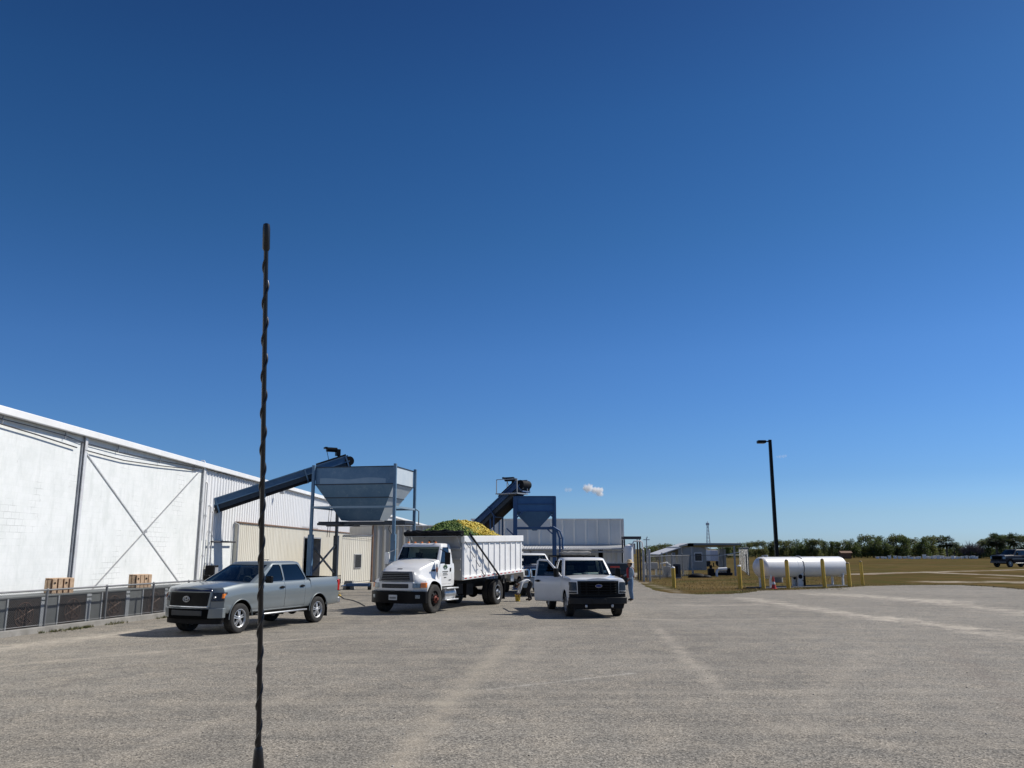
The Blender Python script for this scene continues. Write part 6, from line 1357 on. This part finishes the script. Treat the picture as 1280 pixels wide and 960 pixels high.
# ------------------------------------------------------------------ people
M['skin'] = mat('brown skin', (.26, .13, .075), .55, 0, .1, 20); M['denim'] = mat('faded blue denim', (.12, .20, .32), .85, 0, .25, 14, .2); M['shirt_blue'] = mat('pale blue grey shirt', (.32, .40, .47), .85, 0, .12, 10, .2); M['vest_red'] = mat('red vest', (.36, .025, .03), .8, 0, .15, 10, .2)
M['straw'] = mat('straw', (.62, .47, .27), .85, 0, .2, 40, .4); M['hair'] = mat('black hair', (.012, .01, .009), .6, 0, .3, 30); M['boot'] = mat('brown boots', (.05, .032, .022), .7, 0, .2, 10); M['shirt_white'] = mat('white shirt', (.72, .73, .74), .85, 0, .06, 8, .2); M['trouser_black'] = mat('black trousers', (.016, .016, .02), .85, 0, .2, 10); M['hiviz_orange'] = mat('orange work gloves', (.65, .22, .06), .7, 0, .15, 10)
def body(t, J, E, mats, hands):
    me = bpy.data.meshes.new('body'); names = list(J); me.from_pydata([J[k][0] for k in names], [(names.index(a), names.index(b)) for a, b, _ in E], [])
    o = bpy.data.objects.new('tmp', me); C.objects.link(o); sk = o.modifiers.new('skin', 'SKIN'); sk.use_smooth_shade = True; sk.branch_smoothing = .5; ss = o.modifiers.new('s', 'SUBSURF'); ss.levels = ss.render_levels = 2
    for i, k in enumerate(names):
        r = J[k][1]; me.skin_vertices[0].data[i].radius = r if isinstance(r, tuple) else (r, r); me.skin_vertices[0].data[i].use_root = (i == 0)
    dg = bpy.context.evaluated_depsgraph_get(); dg.update(); m2 = bpy.data.meshes.new_from_object(o.evaluated_get(dg), depsgraph=dg); bpy.data.objects.remove(o)
    segs = [(Vector(J[a][0]), Vector(J[b][0]), mi) for a, b, mi in E]
    for f in m2.polygons:
        c = f.center; best = 9e9
        for a, b, mi in segs:
            ab = b - a; u = max(0, min(1, (c - a).dot(ab) / ab.length_squared)); dd = (c - a - ab * u).length
            if dd < best: best, f.material_index = dd, mi
    bm = bmesh.new(); bm.from_mesh(m2); mb = MB(); mb.bm.free(); mb.bm = bm; mb.mi = 3
    for wv, d, up in hands:                  # palm, four curled fingers and a thumb
        wv, d, up = Vector(wv), Vector(d).normalized(), Vector(up).normalized(); sd_ = d.cross(up).normalized()
        mb.loft([[wv + d * k * .095 + sd_ * x * w_ + up * z for x, z in ((-1, -.012), (1, -.012), (1, .012), (-1, .012))] for k, w_ in ((-.15, .026), (.3, .038), (1, .042))])
        for j, l in enumerate((.066, .078, .072, .056)):
            b0 = wv + d * .09 + sd_ * (-.033 + j * .022); p1 = b0 + d * l * .5 - up * .008; p2 = p1 + d * l * .3 - up * l * .3; p3 = p2 - up * l * .3; mb.tube([b0, p1, p2, p3], [.010, .0095, .0085, .006], 6)
        b0 = wv + d * .025 + sd_ * -.036; mb.tube([b0, b0 - sd_ * .028 + d * .03, b0 - sd_ * .03 + d * .062 - up * .012], [.012, .011, .008], 6)
    hc, hx_ = Vector(J['head'][0]), (Vector(J['headtop'][0]) - Vector(J['headbase'][0])).normalized(); fwd = Vector(J['nose'][0]).normalized() if 'nose' in J else Vector((1, 0, 0))
    return m2, mb
def finish_body(mb, mats, t):
    bm = mb.bm; me = bpy.data.meshes.new('body'); bm.to_mesh(me); bm.free(); return mobj('body', me, mats, t, 0, 60)
def face_bits(mb, hc, fw, up, r):            # nose, brow, ears and eyes on the head
    fw, up = Vector(fw).normalized(), Vector(up).normalized(); sd_ = fw.cross(up); mb.mi = 3
    mb.tube([hc + fw * r * .92 + up * .025, hc + fw * r * 1.13 - up * .01, hc + fw * r * .95 - up * .022], [.008, .016, .010], 6); mb.tube([hc + fw * r * .86 - up * .05 + sd_ * -.022, hc + fw * r * .95 - up * .05, hc + fw * r * .86 - up * .05 + sd_ * .022], [.005, .009, .005], 5)
    for sg in (1, -1): mb.ball(hc + sd_ * sg * r * .93 - up * .005 - fw * .01, (.014, .014, .03), 6, 5)
    mb.mi = 4
    for sg in (1, -1): mb.ball(hc + sd_ * sg * r * .38 + fw * r * .84 + up * .022, .011, 6, 5)
q = G(789, 751.5); st = thing('person', 'man in straw hat, red vest and jeans standing beside the white pickup', 'person', q, R(197))
J = dict(pelvis=((0, 0, .97), (.145, .12)), spine=((.0, 0, 1.14), (.15, .115)), chest=((.0, 0, 1.34), (.165, .125)), neck=((.015, 0, 1.49), .062), headbase=((.03, 0, 1.555), .072), head=((.045, 0, 1.635), .096), headtop=((.04, 0, 1.71), .078),
    sl=((0, .19, 1.42), .068), el=((-.02, .26, 1.16), .052), wl=((.16, .24, .98), .036), sr=((0, -.19, 1.42), .068), er=((.04, -.25, 1.16), .052), wr=((.25, -.20, 1.10), .036),
    hl=((0, .095, .90), .105), kl=((.04, .12, .50), .074), al=((-.02, .13, .10), .05), tl=((.14, .15, .05), .045), hr=((0, -.095, .90), .105), kr=((.0, -.11, .50), .074), ar=((-.06, -.12, .10), .05), tr=((.10, -.13, .05), .045))
E = [('pelvis', 'spine', 1), ('spine', 'chest', 1), ('chest', 'neck', 1), ('neck', 'headbase', 3), ('headbase', 'head', 3), ('head', 'headtop', 3), ('chest', 'sl', 1), ('sl', 'el', 1), ('el', 'wl', 1), ('chest', 'sr', 1), ('sr', 'er', 1), ('er', 'wr', 1), ('pelvis', 'hl', 0), ('hl', 'kl', 0), ('kl', 'al', 0), ('al', 'tl', 2), ('pelvis', 'hr', 0), ('hr', 'kr', 0), ('kr', 'ar', 0), ('ar', 'tr', 2)]
m2, mb = body(st, J, E, None, [((.16, .24, .98), (.75, -.1, -.6), (.6, .2, .75)), ((.25, -.20, 1.10), (.9, .2, .1), (-.1, 0, 1))]); face_bits(mb, Vector((.045, 0, 1.635)), (1, 0, -.1), (0, 0, 1), .096); finish_body(mb, ['denim', 'shirt_blue', 'boot', 'skin', 'hair'], st)
mb = MB(); mb.lathe([(.20, 0), (.215, -.012), (.20, .012), (.115, .02), (.108, .06), (.095, .115), (.05, .135), (.01, .137)], (.04, 0, 1.70), (-.05, 0, 1), 24); mb.build('straw_hat', 'straw', st, 0, 60)
mb = MB(); mb.ball((.0, 0, 1.63), (.098, .104, .085), 12, 8); mb.build('hair', 'hair', st)
mb = MB(); sh_ = [(.172, .205, 1.02), (.178, .205, 1.15), (.185, .205, 1.32), (.165, .185, 1.44), (.09, .12, 1.485)]
for lo_, hi_ in ((-34, 34), (146, 214)):
    mb = MB(); mb.loft([[(rx * .98 * math.cos(R(a)), ry * .90 * math.sin(R(a)), z) for a in range(lo_, hi_ + 1, 8)] + [(rx * .90 * math.cos(R(a)), ry * .82 * math.sin(R(a)), z) for a in range(hi_, lo_ - 1, -8)] for rx, ry, z in sh_]); mb.build('vest_panel', 'vest_red', st, 0, 60)
q = G(661, 751.5); st = thing('person', 'worker in white shirt and black trousers bending down behind the dump truck', 'person', q, R(186))
J = dict(pelvis=((-.12, 0, .86), (.14, .13)), spine=((.08, 0, .93), (.14, .12)), chest=((.30, 0, .86), (.16, .13)), neck=((.44, 0, .77), .062), headbase=((.50, 0, .72), .072), head=((.56, 0, .66), .096), headtop=((.61, 0, .60), .078),
    sl=((.34, .19, .80), .068), el=((.40, .22, .53), .05), wl=((.46, .15, .33), .036), sr=((.34, -.19, .80), .068), er=((.42, -.22, .53), .05), wr=((.50, -.15, .34), .036),
    hl=((-.12, .10, .80), .105), kl=((.03, .14, .46), .075), al=((-.10, .15, .10), .05), tl=((.06, .17, .05), .045), hr=((-.12, -.10, .80), .105), kr=((.06, -.14, .46), .075), ar=((-.04, -.15, .10), .05), tr=((.12, -.17, .05), .045))
m2, mb = body(st, J, E, None, [((.46, .15, .33), (.15, -.25, -1), (1, 0, .1)), ((.50, -.15, .34), (.0, .25, -1), (1, 0, .1))]); face_bits(mb, Vector((.56, 0, .66)), (.6, 0, -.75), (.75, 0, .6), .096); finish_body(mb, ['trouser_black', 'shirt_white', 'boot', 'skin', 'hair'], st)
mb = MB(); mb.ball((.57, 0, .69), (.10, .104, .098), 12, 8); mb.build('hair', 'hair', st)
q2 = q + Matrix.Rotation(R(186), 3, 'Z') @ Vector((.50, 0, 0))
t = thing('yellow_bucket', 'small yellow bucket on the asphalt under the bending worker hands', 'bucket', q2)
M['bucket'] = mat('yellow plastic', (.75, .48, .04), .45, 0, .1, 6)
mb = MB(); mb.lathe([(.10, .0), (.125, .25), (.14, .26), (.14, .285), (.125, .285), (.095, .03), (.01, .03)], (0, 0, 0), (0, 0, 1), 20); mb.build('pail', 'bucket', t, 0, 40); mb = MB(); mb.tube([(0, .13 * math.cos(a), .27 + .10 * math.sin(a)) for a in [math.pi * k / 12 for k in range(13)]], .006, 6); mb.build('handle', 'steel', t, 0, 60)
# loose cable and rubbish on the yard
mb = MB(); pts = [G(*k) for k in ((424, 744), (430, 749), (441, 751), (449, 754), (456, 758))]; mb.tube([p_ + Vector((0, 0, .02)) for p_ in pts], .02, 6); tag(mb.build('loose_cable', 'cable', None, 0, 60), 'black cable lying loose on the yard left of dump truck', 'cable')
q = G(424, 745.5); t = thing('yellow_block', 'small yellow painted wheel chock on the ground behind the grey pickup', 'wheel chock', q); mb = MB(); mb.loft([[(x, y, z) for x, z in ((-.10, 0), (.10, 0), (.07, .07), (-.02, .10))] for y in (-.1, .1)]); mb.build('wedge', 'yellow', t, .01); mb = MB(); mb.tube([(-.05, 0, .12), (-.08, 0, .2), (.02, 0, .2), (.05, 0, .12)], .012, 6); mb.build('handle', 'yellow', t, 0, 50)
q = G(425, 741); t = thing('concrete_footing', 'pale concrete pier block at rear post of the faded hopper', 'block', q + Vector((-.2, 3.5, 0))); mb = MB(); mb.loft([[(x * a, y * a, z) for x, y in ((-1, -1), (1, -1), (1, 1), (-1, 1))] for a, z in ((.32, 0), (.22, .5))]); mb.build('block', 'concrete', t, .02)
